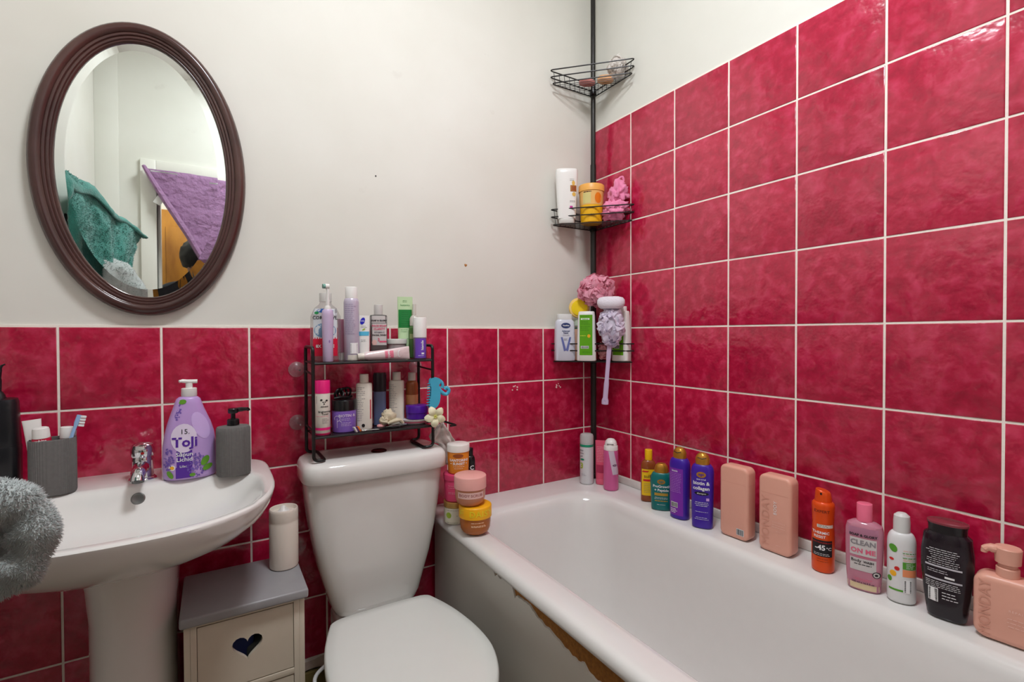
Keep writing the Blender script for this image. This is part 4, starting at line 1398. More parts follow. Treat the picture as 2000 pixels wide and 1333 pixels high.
oval(S, b, 'blue_arc', M('blue_print', (30, 100, 190), .4), .0, .140, .022, .006)
oval(S, b, 'green_badge', M('green_print', (24, 140, 74), .4), -.022, .134, .006, .004, off=.0010)
text(S, b, 'CORSODYL', 0, .120, .0125, INK, bold=.02, off=.0014)
oval(S, b, 'red_circle', M('hot_red_label', (226, 16, 62), .4), 0, .040, .033, .024, off=.0009)
text(S, b, '8X MORE', 0, .041, .0115, WINK, bold=.03, off=.0018)
t = shelf('electric_toothbrush', 'lilac electric toothbrush with white head standing on the rack', 'toothbrush', -1.077, -.152, 6)
LILP = M('lilac_handle', (198, 178, 208), .3, var=.03)
b, S = body(t, 'handle', LILP, [(0, .0125), (.002, .0135), (.06, .0138), (.10, .0150), (.128, .0150), (.138, .0140), (.142, .011)], N=24)
oval(S, b, 'power_button', M('deep_lilac', (150, 120, 176), .35), .0, .055, .002, .004)
body(t, 'brush_collar', WHT, [(.1415, .0085), (.146, .0088), (.152, .0060)], N=18)
bm = bmesh.new()
tube(bm, smooth_path([(0, 0, .150), (.0005, 0, .172), (.001, 0, .192), (-.001, 0, .203)], 4), [.0052] * 4 + [.0042] * 9, 10)
finish(bm, 'brush_neck', WHT, t)
bm = bmesh.new()
tube(bm, [(.004, 0, .2045), (-.006, 0, .2045)], .0068, 14)
finish(bm, 'brush_head', WHT, t)
bm = bmesh.new()
tube(bm, [(-.006, 0, .2045), (-.0125, 0, .2045)], .0064, 12)
finish(bm, 'bristles', M('green_white_bristle', (120, 168, 156), .7, var=.4, vscale=300), t)
t = shelf('lotion_tube', 'slim rose tube on a white cap half hidden behind the lilac can', 'tube', -1.027, -.085)
body(t, 'tube', M('rose_tube', (206, 140, 166), .35), [(.022, .0115, .0105), (.06, .012, .009), (.105, .0125, .004), (.118, .013, .0016)], 2.2)
body(t, 'cap', WHT, [(0, .0108, .010), (.020, .0108, .010), (.0225, .0095, .009)], 2.2)
t = shelf('hair_spray_can', 'tall lilac spray can with white cap and barcode on the rack', 'spray can', -1.0075, -.125)
b, S = body(t, 'can', M('lilac_can', (196, 186, 204), .25, metal=.1, var=.03), [(0, .0195), (.003, .0208), (.165, .0208), (.172, .0195), (.176, .0165)])
body(t, 'cap', WHT, capprof(.175, .208, .0168))
lines(S, b, M('mauve_ink', (128, 104, 148), .5), -.0165, .012, [.158 - .0055 * i for i in range(16)], seed=6, ragged=.3)
barcode(S, b, -.003, .017, .020, .050, vert=False)
panel(S, b, 'white_base', WHT2, -.010, .0185, .001, .016)
t = shelf('hand_cream_tube', 'white cream tube with blue oval logo and blue wave on the rack', 'tube', -.973, -.128)
b, S = body(t, 'tube', WHT, [(.016, .0145, .0125), (.06, .0150, .010), (.11, .0158, .004), (.128, .016, .0016)], 2.3)
body(t, 'cap', WHT2, [(0, .0135, .012), (.015, .0135, .012), (.017, .012, .011)], 2.3)
oval(S, b, 'blue_oval', M('royal_blue_print', (24, 20, 178), .4), -.004, .112, .0062, .0105, rot=-.35)
text(S, b, 'NIVEA', -.004, .112, .0036, WINK, bold=.02, off=.0013)
oval(S, b, 'leaf_print', M('lime_print', (160, 186, 60), .4), -.001, .088, .005, .002, rot=.5)
panel(S, b, 'blue_wave', M('cyan_wave', (84, 180, 214), .4), -.0148, .0148, .070, .082, shear=0)
lines(S, b, GREYINK, -.009, .008, [.098, .094, .058, .054], seed=2)
t = shelf('face_wash_bottle', 'clear face wash bottle with pink lettering and white cap on the rack', 'bottle', -.922, -.095)
b, S = body(t, 'bottle', M('smoky_clear', (128, 128, 126), .1, trans=.55, var=.03, ior=1.2), [(0, .023, .015), (.003, .0248, .0165), (.128, .0248, .0165), (.131, .023, .015), (.1325, .012, .010)], 4)
body(t, 'cap', M('clear_grey_cap', (214, 210, 206), .2, trans=.2), capprof(.132, .162, .0128))
panel(S, b, 'label_panel', M('pale_grey_label', (206, 200, 198), .4), -.018, .0225, .042, .106)
panel(S, b, 'top_band', M('pale_grey_label', (206, 200, 198), .4), -.023, .023, .108, .1285, off=.0003)
text(S, b, 'SOAP & GLORY', .001, .1145, .0066, INK, bold=.04, off=.0013)
PKL = M('rose_letter', (224, 96, 128), .5)
text(S, b, 'FACE SOAP', .002, .0985, .0082, PKL, bold=.03, off=.0013)
text(S, b, 'CLARITY', .002, .0895, .0082, PKL, bold=.03, off=.0013)
text(S, b, 'VITAMIN C', .002, .0795, .0060, GREYINK, bold=.03, off=.0013)
text(S, b, 'FACIAL WASH', .002, .0715, .0062, INK, bold=.04, off=.0013)
text(S, b, '3', .0, .058, .012, PKL, bold=.03, off=.0013)
oval(S, b, 'fruit_print', M('blush_label', (232, 190, 182), .4), -.012, .050, .007, .008, off=.0012)
panel(S, b, 'pink_strip', PKL, .002, .0225, .050, .055, off=.0010)
t = shelf('face_mask_tube', 'pale green tube with dark green panel standing at the back of the rack', 'tube', -.834, -.078)
b, S = body(t, 'tube', M('pale_green_tube', (196, 222, 176), .35), [(.018, .0205, .016), (.06, .0215, .014), (.13, .0225, .006), (.170, .023, .002), (.190, .023, .0014)], 2.2)
body(t, 'cap', M('pale_green_tube', (196, 222, 176), .35), [(0, .019, .015), (.016, .019, .015), (.018, .018, .014)], 2.2)
panel(S, b, 'green_panel', M('emerald_print', (24, 128, 56), .4), -.0200, .0200, .094, .150)
lines(S, b, M('emerald_dark', (14, 90, 40), .5), -.014, .014, [.142 - .007 * i for i in range(7)], seed=2, center=True)
text(S, b, 'botanics', 0, .164, .0085, M('emerald_print', (24, 128, 56), .4))
lines(S, b, M('emerald_print', (24, 128, 56), .4), -.008, .008, [.174, .178], seed=3, center=True)
lines(S, b, M('emerald_print', (24, 128, 56), .4), -.014, .010, [.088, .082, .060, .054], seed=3)
t = shelf('foam_pump_bottle', 'green toner bottle with clear pump cap behind the purple serum bottle', 'bottle', -.812, -.100)
b, S = body(t, 'bottle', M('green_toner', (90, 140, 74), .12, trans=.35, var=.05), bprof(.0175, .0155, .100, .011, .011, .012), 2.2)
panel(S, b, 'label_panel', M('olive_label', (150, 160, 110), .4), -.015, .015, .060, .075)
CP = M('pale_clear_cap', (218, 214, 204), .18, trans=.3)
body(t, 'pump_cover', CP, [(.100, .0145), (.122, .0145), (.130, .010), (.132, .0075)])
body(t, 'pump_stem', CP, [(.131, .0055), (.165, .0055), (.167, .0045)], N=16)
t = shelf('cream_jar', 'small clear jar with a grey-white screw lid at the back of the rack', 'jar', -.866, -.092)
body(t, 'jar', M('frosted_jar', (206, 196, 196), .2, trans=.4), [(0, .026), (.002, .0285), (.044, .0285), (.046, .026)], N=32)
body(t, 'lid', M('grey_white_lid', (206, 204, 198), .35), capprof(.0455, .060, .0310), N=32)
t = thing('hand_cream_tube', 'pink and silver cream tube lying along the front of the rack shelf', 'tube', (-.9965, -.146, U + .0104), rot=(0, D(86.4), D(-4)))
PKT = M('pearl_pink_tube', (228, 206, 207), .22, metal=.15, var=.05)
b, S = body(t, 'tube', PKT, [(.018, .0095, .0105), (.03, .0125, .0125), (.09, .0150, .009), (.135, .0185, .003), (.148, .0190, .0015)], 2.0)
body(t, 'cap', WHT2, [(0, .0085), (.002, .0098), (.018, .0098), (.019, .0085)], N=20)
panel(S, b, 'pink_band', M('rose_band', (226, 120, 144), .4), -.0105, .0105, .075, .100)
text(S, b, 'hands', 0, .087, .011, WINK, rot=0, bold=.02)
oval(S, b, 'white_arc', WINK, 0, .118, .011, .006)
oval(S, b, 'pink_inner', PKT, 0, .1205, .009, .006, off=.0012)
t = shelf('serum_bottle', 'purple serum bottle with tall white cap at the right end of the rack', 'bottle', -.8095, -.140, -14)
HIS = M('purple_serum', (116, 74, 186), .2, var=.03)
b, S = body(t, 'bottle', M('smoky_lilac_glass', (150, 128, 172), .12, trans=.4), [(0, .0185), (.002, .0198), (.062, .0198), (.064, .018)], N=28)
panel(S, b, 'purple_fill', HIS, -.0155, .0155, .003, .061, off=.0004)
body(t, 'cap', WHT, capprof(.064, .124, .0200), N=28)
text(S, b, 'hismile', .005, .041, .0105, WINK, rot=PI / 2, bold=.02)
panel(S, b, 'white_mark', WINK, .002, .010, .014, .019, off=.0009)
lines(S, b, WINK, -.008, .011, [.010], th=.0009, ragged=0)

# ------------------------------------------------------------------ lower shelf of the rack
t = shelf('toner_bottle', 'white bottle with hot pink cap and pink stripe at the left of the rack', 'bottle', -1.0905, -.142, -8, LO)
b, S = body(t, 'bottle', WHT2, [(0, .0188), (.002, .0200), (.112, .0200), (.114, .019)], N=28)
HP = M('hot_pink', (232, 34, 122), .35)
body(t, 'cap', HP, capprof(.113, .148, .0202), N=28)
band(S, b, 'pink_stripe', HP, .014, .021)
band(S, b, 'pink_base', M('deep_pink', (196, 24, 90), .4), .0005, .006)
text(S, b, 'Brightening', .004, .064, .0068, INK, bold=.02)
text(S, b, 'Toner', .006, .0575, .0068, INK, bold=.02)
lines(S, b, HP, -.016, .016, [.0515], th=.0007, ragged=0)
lines(S, b, GREYINK, -.002, .015, [.045, .041, .037, .033], seed=2)
text(S, b, 'skincare', .004, .078, .0058, INK, bold=.03)
for x, z, r in ((-.0035, .096, .003), (.010, .094, .003), (.001, .090, .0018), (.006, .090, .0018), (.0035, .085, .002)):
    oval(S, b, 'round_mark', INK, x, z, r, r * .8)
lines(S, b, GREYINK, -.0165, -.014, [.105 - .003 * i for i in range(7)], seed=3)
t = shelf('hair_mask_tub', 'purple tub with black lid reading BIOTIN on the rack', 'tub', -1.030, -.125, -12, LO)
b, S = body(t, 'tub', M('soft_purple_tub', (124, 90, 178), .35, var=.03), [(0, .029), (.002, .0312), (.060, .0328), (.062, .032)], N=36)
body(t, 'lid', BLK, capprof(.061, .090, .0336), N=36)
text(S, b, 'BIOTIN &', .007, .047, .0105, M('pale_lilac_print', (222, 208, 230), .4), bold=.02)
lines(S, b, M('pale_lilac_print', (222, 208, 230), .4), -.008, .022, [.039, .035, .028, .024, .020], seed=2)
bm = bmesh.new()
def arc_strip(bm, cx_, cz_, r0, r1, a0, a1, off=.0012, n=16):
    lo = [bm.verts.new(S.pt(cx_ + r0 * math.cos(a0 + (a1 - a0) * i / n), cz_ + r0 * math.sin(a0 + (a1 - a0) * i / n), off)) for i in range(n + 1)]
    hi = [bm.verts.new(S.pt(cx_ + r1 * math.cos(a0 + (a1 - a0) * i / n), cz_ + r1 * math.sin(a0 + (a1 - a0) * i / n), off)) for i in range(n + 1)]
    for i in range(n):
        bm.faces.new((lo[i], lo[i + 1], hi[i + 1], hi[i]))
arc_strip(bm, -.018, .040, .0065, .008, -.6, PI + .6)
arc_strip(bm, -.013, .029, .0045, .006, .2, PI * .9)
for x0, x1, z0, z1 in ((-.019, -.0178, .014, .040),):
    bm.faces.new([bm.verts.new(S.pt(x, z, .0012)) for x, z in ((x0, z0), (x1, z0), (x1, z1), (x0, z1))])
finish(bm, 'plant_emblem', M('pale_lilac_print', (222, 208, 230), .4), b, smooth=False)
t = shelf('hair_claw', 'black coiled hair clip lying on the black tub lid', 'hair clip', -1.030, -.122, 20, LO + .0905)
bm = bmesh.new()
for k in range(3):
    cx_ = -.014 + .014 * k
    tube(bm, [(cx_ + .013 * math.cos(a) * (1 + .1 * k), .004 * math.sin(2 * a + k) + .004 * k, .0165 + .013 * math.sin(a)) for a in [2 * PI * i / 18 for i in range(18)]], .0032, 8, closed=True)
tube(bm, smooth_path([(-.03, 0, .004), (-.015, -.006, .006), (.01, -.004, .004), (.026, .002, .005)], 4), .004, 8)
finish(bm, 'coil', BLK, t)
def whiteb(label, x, y, rot, red=False):
    t = shelf('conditioner_bottle', label, 'bottle', x, y, rot, LO)
    b, S = body(t, 'bottle', WHT2, [(0, .0205, .0165), (.002, .0222, .018), (.128, .0222, .018), (.132, .020, .016), (.133, .012, .011)], 3.2)
    body(t, 'cap', WHT2, capprof(.132, .158, .0125))
    lines(S, b, GREYINK, -.019, .004, [.120 - .0052 * i for i in range(19)], seed=int(abs(x) * 100), ragged=.5, th=.0011)
    return t, b, S
t, b, S = whiteb('off-white bottle with grey print and a red side edge beside the purple tub', -.972, -.120, -18)
panel(S, b, 'red_edge', M('brick_red_print', (196, 60, 76), .45), .0165, .0195, .030, .085)
oval(S, b, 'round_mark', INK, -.002, .012, .0045, .005)
t, b, S = whiteb('off-white bottle with grey print between the blue and the amber bottles', -.868, -.095, -24)
t = shelf('hair_oil_bottle', 'blue-grey bottle with a wide dark cap on the lower rack shelf', 'bottle', -.917, -.085, -16, LO)
body(t, 'bottle', M('slate_blue', (92, 104, 140), .3, var=.05), [(0, .017, .013), (.002, .0185, .0145), (.100, .0185, .0145), (.102, .0175, .0135)], 3.5)
body(t, 'cap', M('dark_plum_cap', (34, 24, 34), .3), [(.101, .0190, .0150), (.128, .0195, .0155), (.150, .0200, .016), (.157, .018, .015)], 2.6)
t = shelf('body_oil_bottle', 'amber and peach two-layer bottle with white cap on the lower rack shelf', 'bottle', -.8135, -.078, -18, LO)
AMB = M('amber_layer', (178, 100, 56), .15, trans=.25)
b, S = body(t, 'bottle', AMB, bprof(.0190, .0175, .128, .0105, .0105, .016), 2.0)
body(t, 'cap', WHT2, capprof(.128, .153, .0118))
band(S, b, 'peach_layer', M('peach_layer', (226, 164, 108), .3), .003, .084, off=.0002)
t = shelf('cream_jar', 'deep purple low jar on a white dish on the lower rack shelf', 'jar', -.8125, -.118, -16, LO + .0155)
DP = M('deep_purple_jar', (76, 20, 146), .3)
b, S = body(t, 'jar', DP, [(0, .029), (.002, .0315), (.018, .0325)], N=36)
body(t, 'lid', DP, capprof(.0185, .040, .0335), N=36)
t = shelf('soap_dish', 'white and pink boat-shaped dish under the deep purple jar', 'dish', -.820, -.124, -12, LO + .0006)
bm = bmesh.new()
lathe(bm, [(0, .030, .020), (.003, .036, .023), (.010, .044, .027), (.0145, .046, .028), (.0143, .044, .026), (.0135, .030, .018)], 36)
finish(bm, 'dish', M('pearl_white', (230, 220, 220), .25, var=.04), t)
bm = bmesh.new()
rg = [se(.0405 + .003 * k, .0255 + .0015 * k, 2, 36, .005 + .004 * k) for k in (0, 1)]
for q in rg[0] + rg[1]:
    q.x *= 1.012; q.y *= 1.012
loft(bm, rg, False, False)
finish(bm, 'pink_rim', M('bubblegum_pink', (236, 112, 142), .35), t)
# cloth scrunchie: crumpled cream knot
def crumple(bm, c, r, seed, amp=.35, fr=2.2, sub=3, sc=(1, 1, 1)):
    g = bmesh.ops.create_icosphere(bm, subdivisions=sub, radius=1.0)
    for v in g['verts']:
        d = v.co.normalized()
        k = 1 + amp * noise.fractal(d * fr + Vector((seed * 3.7, seed, 0)), .7, 2.1, 4) - amp * .35 * abs(noise.noise(d * fr * 2.3 + Vector((0, seed, 0))))
        v.co = Vector(c) + Vector((d.x * sc[0], d.y * sc[1], d.z * sc[2])) * r * k
t = shelf('scrunchie', 'cream crumpled scrunchie in front of the blue-grey bottle', 'scrunchie', -.905, -.130, -15, LO + .001)
CRM = M('cream_fabric', (214, 200, 172), .8, var=.12, vscale=80, bump=.4, bscale=220)
bm = bmesh.new()
crumple(bm, (0, 0, .030), .019, 1, .5, 2.4, 3, (1.0, .7, 1.1))
crumple(bm, (-.011, -.004, .018), .014, 2, .5, 2.4, 3, (1.1, .8, .9))
finish(bm, 'knot', CRM, t, ang=3)
bm = bmesh.new()
tube(bm, smooth_path([(.0, -.008, .010), (.016, -.010, .017), (.032, -.006, .018), (.042, -.002, .007)], 5), [.008, .008, .009, .010, .010, .011, .011, .011, .011, .010, .010, .009, .009, .008, .008, .007], 10, flat=.6)
finish(bm, 'tail', CRM, t)
t = shelf('hair_comb', 'black fine-tooth comb lying flat on the lower rack shelf', 'comb', -.915, -.158, 4, LO + .0006)
bm = bmesh.new()
box(bm, -.036, .036, .004, .011, 0, .0035, .001)
for k in range(24):
    x = -.035 + .003 * k
    box(bm, x, x + .0014, -.007, .0045, .0003, .0028)
finish(bm, 'comb', BLK, t)
t = shelf('tweezers', 'silver tweezers lying on the black comb', 'tweezers', -.888, -.157, 8, LO + .0044)
for s in (-1, 1):
    bm = bmesh.new()
    tube(bm, smooth_path([(-.034, 0, .002), (0, 0, .0035 + s * .002), (.024, 0, .0032 + s * .001), (.034, 0, .0030)], 4), [.001] * 2 + [.004] * 9 + [.0025] * 2, 8, flat=.35)
    finish(bm, 'prong', CHROME, t)
t = shelf('hair_slide', 'orange and white striped hair slide in front of the purple tub', 'hair clip', -1.000, -.162, 25, LO + .0006)
for i, (mt, x) in enumerate(((M('white_clip', (226, 222, 226), .3), -.006), (M('plum_clip', (84, 52, 100), .3), 0), (M('orange_clip', (232, 120, 36), .3), .006))):
    bm = bmesh.new()
    box(bm, x - .0028, x + .0028, -.004, .004, .0, .016, .001)
    for v in bm.verts:
        v.co.x -= v.co.z * .6
    finish(bm, 'stripe', mt, t)
t = shelf('nail_scissors', 'small steel clippers lying by the striped hair slide', 'scissors', -.978, -.160, -10, LO + .0006)
for s in (-1, 1):
    bm = bmesh.new()
    tube(bm, [(.006 + .007 * math.cos(2 * PI * i / 14) - .012, s * .006 + .004 * math.sin(2 * PI * i / 14), .0022) for i in range(14)], .0013, 6, closed=True)
    finish(bm, 'finger_ring', CHROME, t)
    bm = bmesh.new()
    tube(bm, [(.0, s * .004, .0022), (.018, -s * .001, .0022), (.036, -s * .002, .0022)], [.0018, .002, .0006], 6)
    finish(bm, 'blade', CHROME, t)
t = shelf('powder_puff', 'small pink pad under the cream scrunchie', 'pad', -.926, -.128, 0, LO + .0006)
bm = bmesh.new()
lathe(bm, [(0, .010, .008), (.003, .0125, .010), (.007, .0115, .009), (.009, .006, .005)], 20)
finish(bm, 'pad', M('blush_fabric', (226, 158, 160), .8), t)

# ------------------------------------------------------------------ clips and bag on the right side of the rack
t = thing('hair_claw', 'turquoise claw clip gripping the right post of the rack', 'hair clip', (-.7735, -.180, .949), D(-14))
AQ = M('turquoise_plastic', (74, 172, 204), .3, var=.08)
def slab(bm, outline, y0, y1, bev=.0):
    bot = [bm.verts.new((x, y0, z)) for x, z in outline]
    top = [bm.verts.new((x, y1, z)) for x, z in outline]
    n = len(outline)
    for i in range(n):
        bm.faces.new((bot[i], bot[(i + 1) % n], top[(i + 1) % n], top[i]))
    bm.faces.new(list(reversed(bot)))
    bm.faces.new(top)
    bmesh.ops.recalc_face_normals(bm, faces=bm.faces[:])
o1 = [(p.x, p.y) for p in smooth_path([(-.018, .046, 0), (-.006, .050, 0), (.008, .047, 0), (.012, .036, 0), (.006, .026, 0), (.010, .010, 0), (.010, -.012, 0), (.004, -.032, 0), (-.010, -.044, 0), (-.022, -.042, 0), (-.021, -.02, 0), (-.018, .0, 0), (-.017, .022, 0), (-.021, .036, 0)], 3, True)]
bm = bmesh.new()
slab(bm, o1, -.010, -.004)
finish(bm, 'jaw', AQ, t)
bm = bmesh.new()
slab(bm, [(x - .001, z) for x, z in o1], .007, .012)
finish(bm, 'jaw', AQ, t)
bm = bmesh.new()
tube(bm, smooth_path([(-.006, -.002, .036), (.004, -.004, .020), (.016, -.004, .004), (.030, -.003, -.001), (.037, -.002, .010), (.030, -.002, .019), (.024, -.002, .013)], 4), [.006] * 10 + [.0055] * 8 + [.005] * 7, 10)
tube(bm, smooth_path([(.006, -.004, .042), (.014, -.004, .036), (.018, -.004, .026), (.015, -.004, .018)], 4), .005, 10)
finish(bm, 'scroll', AQ, t)
bm = bmesh.new()
for k in range(9):
    z = .034 - .008 * k
    tube(bm, [(-.019 - .0004 * k, -.011, z), (-.026 - .0004 * k, -.004, z - .002), (-.0235, .004, z - .003)], [.0022, .0018, .001], 6)
finish(bm, 'teeth', AQ, t)
t = thing('flower_clip', 'cream frangipani flower clip below the turquoise claw clip', 'hair clip', (-.7815, -.186, .884), D(-14))
PET = M('cream_petal', (236, 230, 196), .45, var=.06, vscale=50)
for k in range(5):
    a = PI / 2 + .5 + 2 * PI * k / 5
    bm = bmesh.new()
    rings = []
    for j in range(8):
        s = j / 7
        wd = .0118 * math.sin(PI * (s * .82 + .1)) ** .8
        cc = Vector((math.cos(a), 0, math.sin(a))) * (.004 + .028 * s) + Vector((0, -.004 - .006 * math.sin(s * PI), 0))
        tg = Vector((-math.sin(a), 0, math.cos(a)))
        rings.append([cc + tg * wd * q + Vector((0, -.003 * (1 - q * q) + dy - .002 * q, 0)) for q, dy in ((-1, 0), (-.5, 0), (0, 0), (.5, 0), (1, 0), (1, .0016), (.5, .0016), (0, .0016), (-.5, .0016), (-1, .0016))])
    loft(bm, rings)
    finish(bm, 'petal', PET, t)
bm = bmesh.new()
for k in range(5):
    a = 2 * PI * k / 5
    tube(bm, [(0, -.005, 0), (.005 * math.cos(a), -.013, .005 * math.sin(a))], [.0024, .0014], 6)
tube(bm, [(0, -.006, 0), (0, .004, 0)], .006, 10)
finish(bm, 'flower_centre', M('pale_yellow_stamen', (226, 222, 130), .5), t)

t = thing('plastic_bag', 'crumpled white bag hanging from the rack hook beside the cistern', 'bag', (-.729, -.112, .852))
BAG = netm('white_bag', (250, 242, 236), .35)
def PB(u, v):
    k = min(1, v * 1.6)
    q = max(0, min(1, (.52 - v) / .12))
    xl, xr = -.005 - .034 * min(1, v / .38) * q, .008 + .050 * k
    return Vector((xl + (xr - xl) * u, .006 * math.sin(u * 14 + 2) * (.3 + v), -.005 - .125 * v - .012 * math.sin(u * 3.1) * v))
finish(cloth_grid(PB, 20, 16, .009, 26, 4, th=.0016), 'bag_front', BAG, t, ang=3)
def PB2(u, v):
    p = PB(u, v)
    return Vector((p.x * .95, .024 * v + .006 * math.sin(u * 9) * v + .006, p.z * .97))
finish(cloth_grid(PB2, 18, 14, .010, 22, 6, th=.0016), 'bag_back', BAG, t, ang=3)
bm = bmesh.new()
tube(bm, smooth_path([(-.006, -.004, -.012), (-.002, -.002, .004), (.004, .0, .0065), (.008, .003, -.010)], 4), .0028, 7)
finish(bm, 'bag_handle', BAG, t)

# ------------------------------------------------------------------ corner baskets
def bk(name, label, cat, x, y, z, rot=-39):
    return thing(name, label, cat, (x, y, z), D(rot))
ZL = 1.0255
t = bk('lotion_bottle', 'white lotion bottle with navy oval logo and blue V in the lowest corner basket', 'bottle', -.190, -.046, ZL, -24)
b, S = body(t, 'bottle', M('bluish_white_plastic', (208, 210, 222), .3, var=.02), [(0, .0375, .021), (.003, .0395, .023), (.06, .0395, .023), (.13, .0375, .022), (.150, .035, .020), (.158, .028, .016)], 3.4)
body(t, 'cap', M('frosted_cap', (214, 214, 212), .3), capprof(.157, .178, .029, .017, .002), 3)
NAV = M('navy_print', (34, 50, 104), .4)
oval(S, b, 'navy_oval', NAV, .0, .134, .018, .0105)
text(S, b, 'Vaseline', 0, .134, .0078, WINK, bold=.02, off=.0013)
text(S, b, 'Advanced', 0, .113, .0075, NAV, bold=.03)
text(S, b, 'Repair', 0, .106, .0075, NAV, bold=.03)
lines(S, b, GREYINK, -.016, .016, [.099, .095], seed=2, center=True)
SLT = M('slate_violet_print', (100, 110, 170), .4)
for s in (-1, 1):
    bm = bmesh.new()
    q = [(s * .020, .090), (s * .013, .090), (-s * .001 + s * .0, .040), (s * .008, .036)]
    n = 8
    L = [S.pt(q[0][0] + (q[3][0] - q[0][0]) * i / n, q[0][1] + (q[3][1] - q[0][1]) * i / n, .0009) for i in range(n + 1)]
    R = [S.pt(q[1][0] + (q[2][0] - q[1][0]) * i / n, q[1][1] + (q[2][1] - q[1][1]) * i / n, .0009) for i in range(n + 1)]
    vl = [bm.verts.new(p) for p in L]
    vr_ = [bm.verts.new(p) for p in R]
    for i in range(n):
        bm.faces.new((vl[i], vr_[i], vr_[i + 1], vl[i + 1]))
    finish(bm, 'letter_v_stroke', SLT, b, smooth=False)
lines(S, b, GREYINK, -.008, .008, [.084, .081, .078], seed=3)
def greenb(label, x, y, rot):
    t = bk('shampoo_bottle', label, 'bottle', x, y, ZL, rot)
    b, S = body(t, 'bottle', WHT, [(0, .0345, .019), (.003, .0365, .021), (.06, .0362, .021), (.12, .0340, .020), (.17, .0320, .018), (.184, .030, .017), (.187, .027, .015)], 3.6)
    return t, b, S
LG = M('bright_green_label', (92, 164, 6), .4)
t, b, S = greenb('white bottle with a bright green label in front of the yellow sponge', -.132, -.107, -44)
panel(S, b, 'green_label', LG, -.025, .023, .022, .174, nz=10)
panel(S, b, 'white_bar', WINK, -.020, .012, .155, .161, off=.0010)
text(S, b, 'balance', -.004, .158, .0075, LG, off=.0014, bold=.02)
DG = M('dark_green_ink', (46, 110, 0), .5)
lines(S, b, DG, -.022, .016, [.168, .148, .143, .138, .130, .124, .116], seed=5, th=.0013)
oval(S, b, 'yellow_dot', M('amber_dot', (240, 176, 32), .45), .010, .094, .006, .0065, off=.0010)
lines(S, b, M('lime_text', (186, 214, 60), .5), -.022, .0, [.095], th=.003, seed=7)
barcode(S, b, -.020, .009, .047, .057)
lines(S, b, DG, -.014, .016, [.036, .031], seed=8)
t, b, S = greenb('white bottle with a green label half hidden by the lilac sponge brush', -.031, -.188, -80)
panel(S, b, 'green_label', LG, -.025, .023, .022, .150, nz=10)
barcode(S, b, -.018, .006, .047, .060)
lines(S, b, DG, -.02, .018, [.13, .12, .11, .10, .09, .08], seed=6)
body(t, 'cap', WHT, capprof(.186, .205, .020, .014), 3)
t = bk('cream_jar', 'tall peach jar with dark green band behind the bottles in the lowest basket', 'jar', -.110, -.046, ZL, -40)
b, S = body(t, 'jar', M('peach_jar', (222, 176, 150), .35), [(0, .027), (.003, .0295), (.13, .0295), (.133, .028)], N=32)
band(S, b, 'green_band', M('dark_green_band', (70, 96, 80), .4), .122, .1325)
body(t, 'lid', M('sage_lid', (196, 208, 188), .4), capprof(.133, .160, .0308), N=32)
t = bk('round_sponge', 'round yellow sponge standing above the green-labelled bottle', 'sponge', -.131, -.062, ZL + .1612, -40)
bm = bmesh.new()
rs = [se(r, r, 2, 36, z) for z, r in ((-.014, .030), (-.012, .036), (-.006, .0395), (.004, .040), (.010, .037), (.013, .030), (.014, .012))]
loft(bm, rs)
sp_ = finish(bm, 'sponge_disc', M('peach_rim_sponge', (244, 206, 120), .8, bump=.4, bscale=300), t, loc=(0, 0, .041), rot=(PI / 2, 0, 0))
bm = bmesh.new()
loft(bm, [se(r, r, 2, 36, z) for z, r in ((.0125, .031), (.0150, .030), (.0165, .024), (.017, .008))], False)
finish(bm, 'sponge_face', M('yellow_sponge', (240, 206, 20), .8, bump=.5, bscale=300), t, loc=(.001, 0, .041), rot=(PI / 2, 0, 0))

def ruffles(bm, c, rad, n, seed, size=.022, depth=.010, inner=.55):
    rnd = random.Random(seed)
    c = Vector(c)
    for k in range(n):
        z = rnd.uniform(-1, 1)
        a = rnd.uniform(0, 2 * PI)
        d = Vector((math.sqrt(1 - z * z) * math.cos(a), math.sqrt(1 - z * z) * math.sin(a), z))
        u = d.orthogonal().normalized()
        u.rotate(Matrix.Rotation(rnd.uniform(0, 2 * PI), 3, d))
        v = d.cross(u)
        q = inner + (1 - inner) * rnd.random() ** .5
        base = Vector((d.x * rad[0], d.y * rad[1], d.z * rad[2])) * q
        L = size * rnd.uniform(.7, 1.4)
        ph = rnd.uniform(0, 6)
        fr = rnd.uniform(5, 9)
        tl = rnd.choice((-1, 1)) * rnd.uniform(1.2, 2.4)
        nu, nv = 10, 3
        be = rnd.uniform(.2, .9)
        wv_ = v * math.cos(be) + d * math.sin(be)
        nr = d * math.cos(be) - v * math.sin(be)
        g = []
        for j in range(nv + 1):
            row = []
            q_ = j / nv
            for i in range(nu + 1):
                s = i / nu - .5
                wave = math.sin(s * fr + ph) * depth * .28 * (.3 + .7 * q_)
                p = base + u * (s * L * 2 * math.cos(s * 1.2)) + wv_ * ((q_ - .35) * depth) + nr * (wave - q_ * q_ * depth * .25) - d * (abs(s) ** 2 * L * .9)
                row.append(bm.verts.new(c + p))
            g.append(row)
        for j in range(nv):
            for i in range(nu):
                bm.faces.new((g[j][i], g[j][i + 1], g[j + 1][i + 1], g[j + 1][i]))
PUFF = netm('pink_net', (255, 186, 206), .35)
t = bk('shower_puff', 'large pink net shower puff on top of the lowest basket', 'shower puff', -.092, -.118, ZL + .266)
bm = bmesh.new()
crumple(bm, (0, 0, .0), .047, 3, .25, 3)
ruffles(bm, (0, 0, 0), (.066, .054, .058), 170, 9, .026, .026, .72)
finish(bm, 'net_ruffles', PUFF, t, ang=3)
bm = bmesh.new()
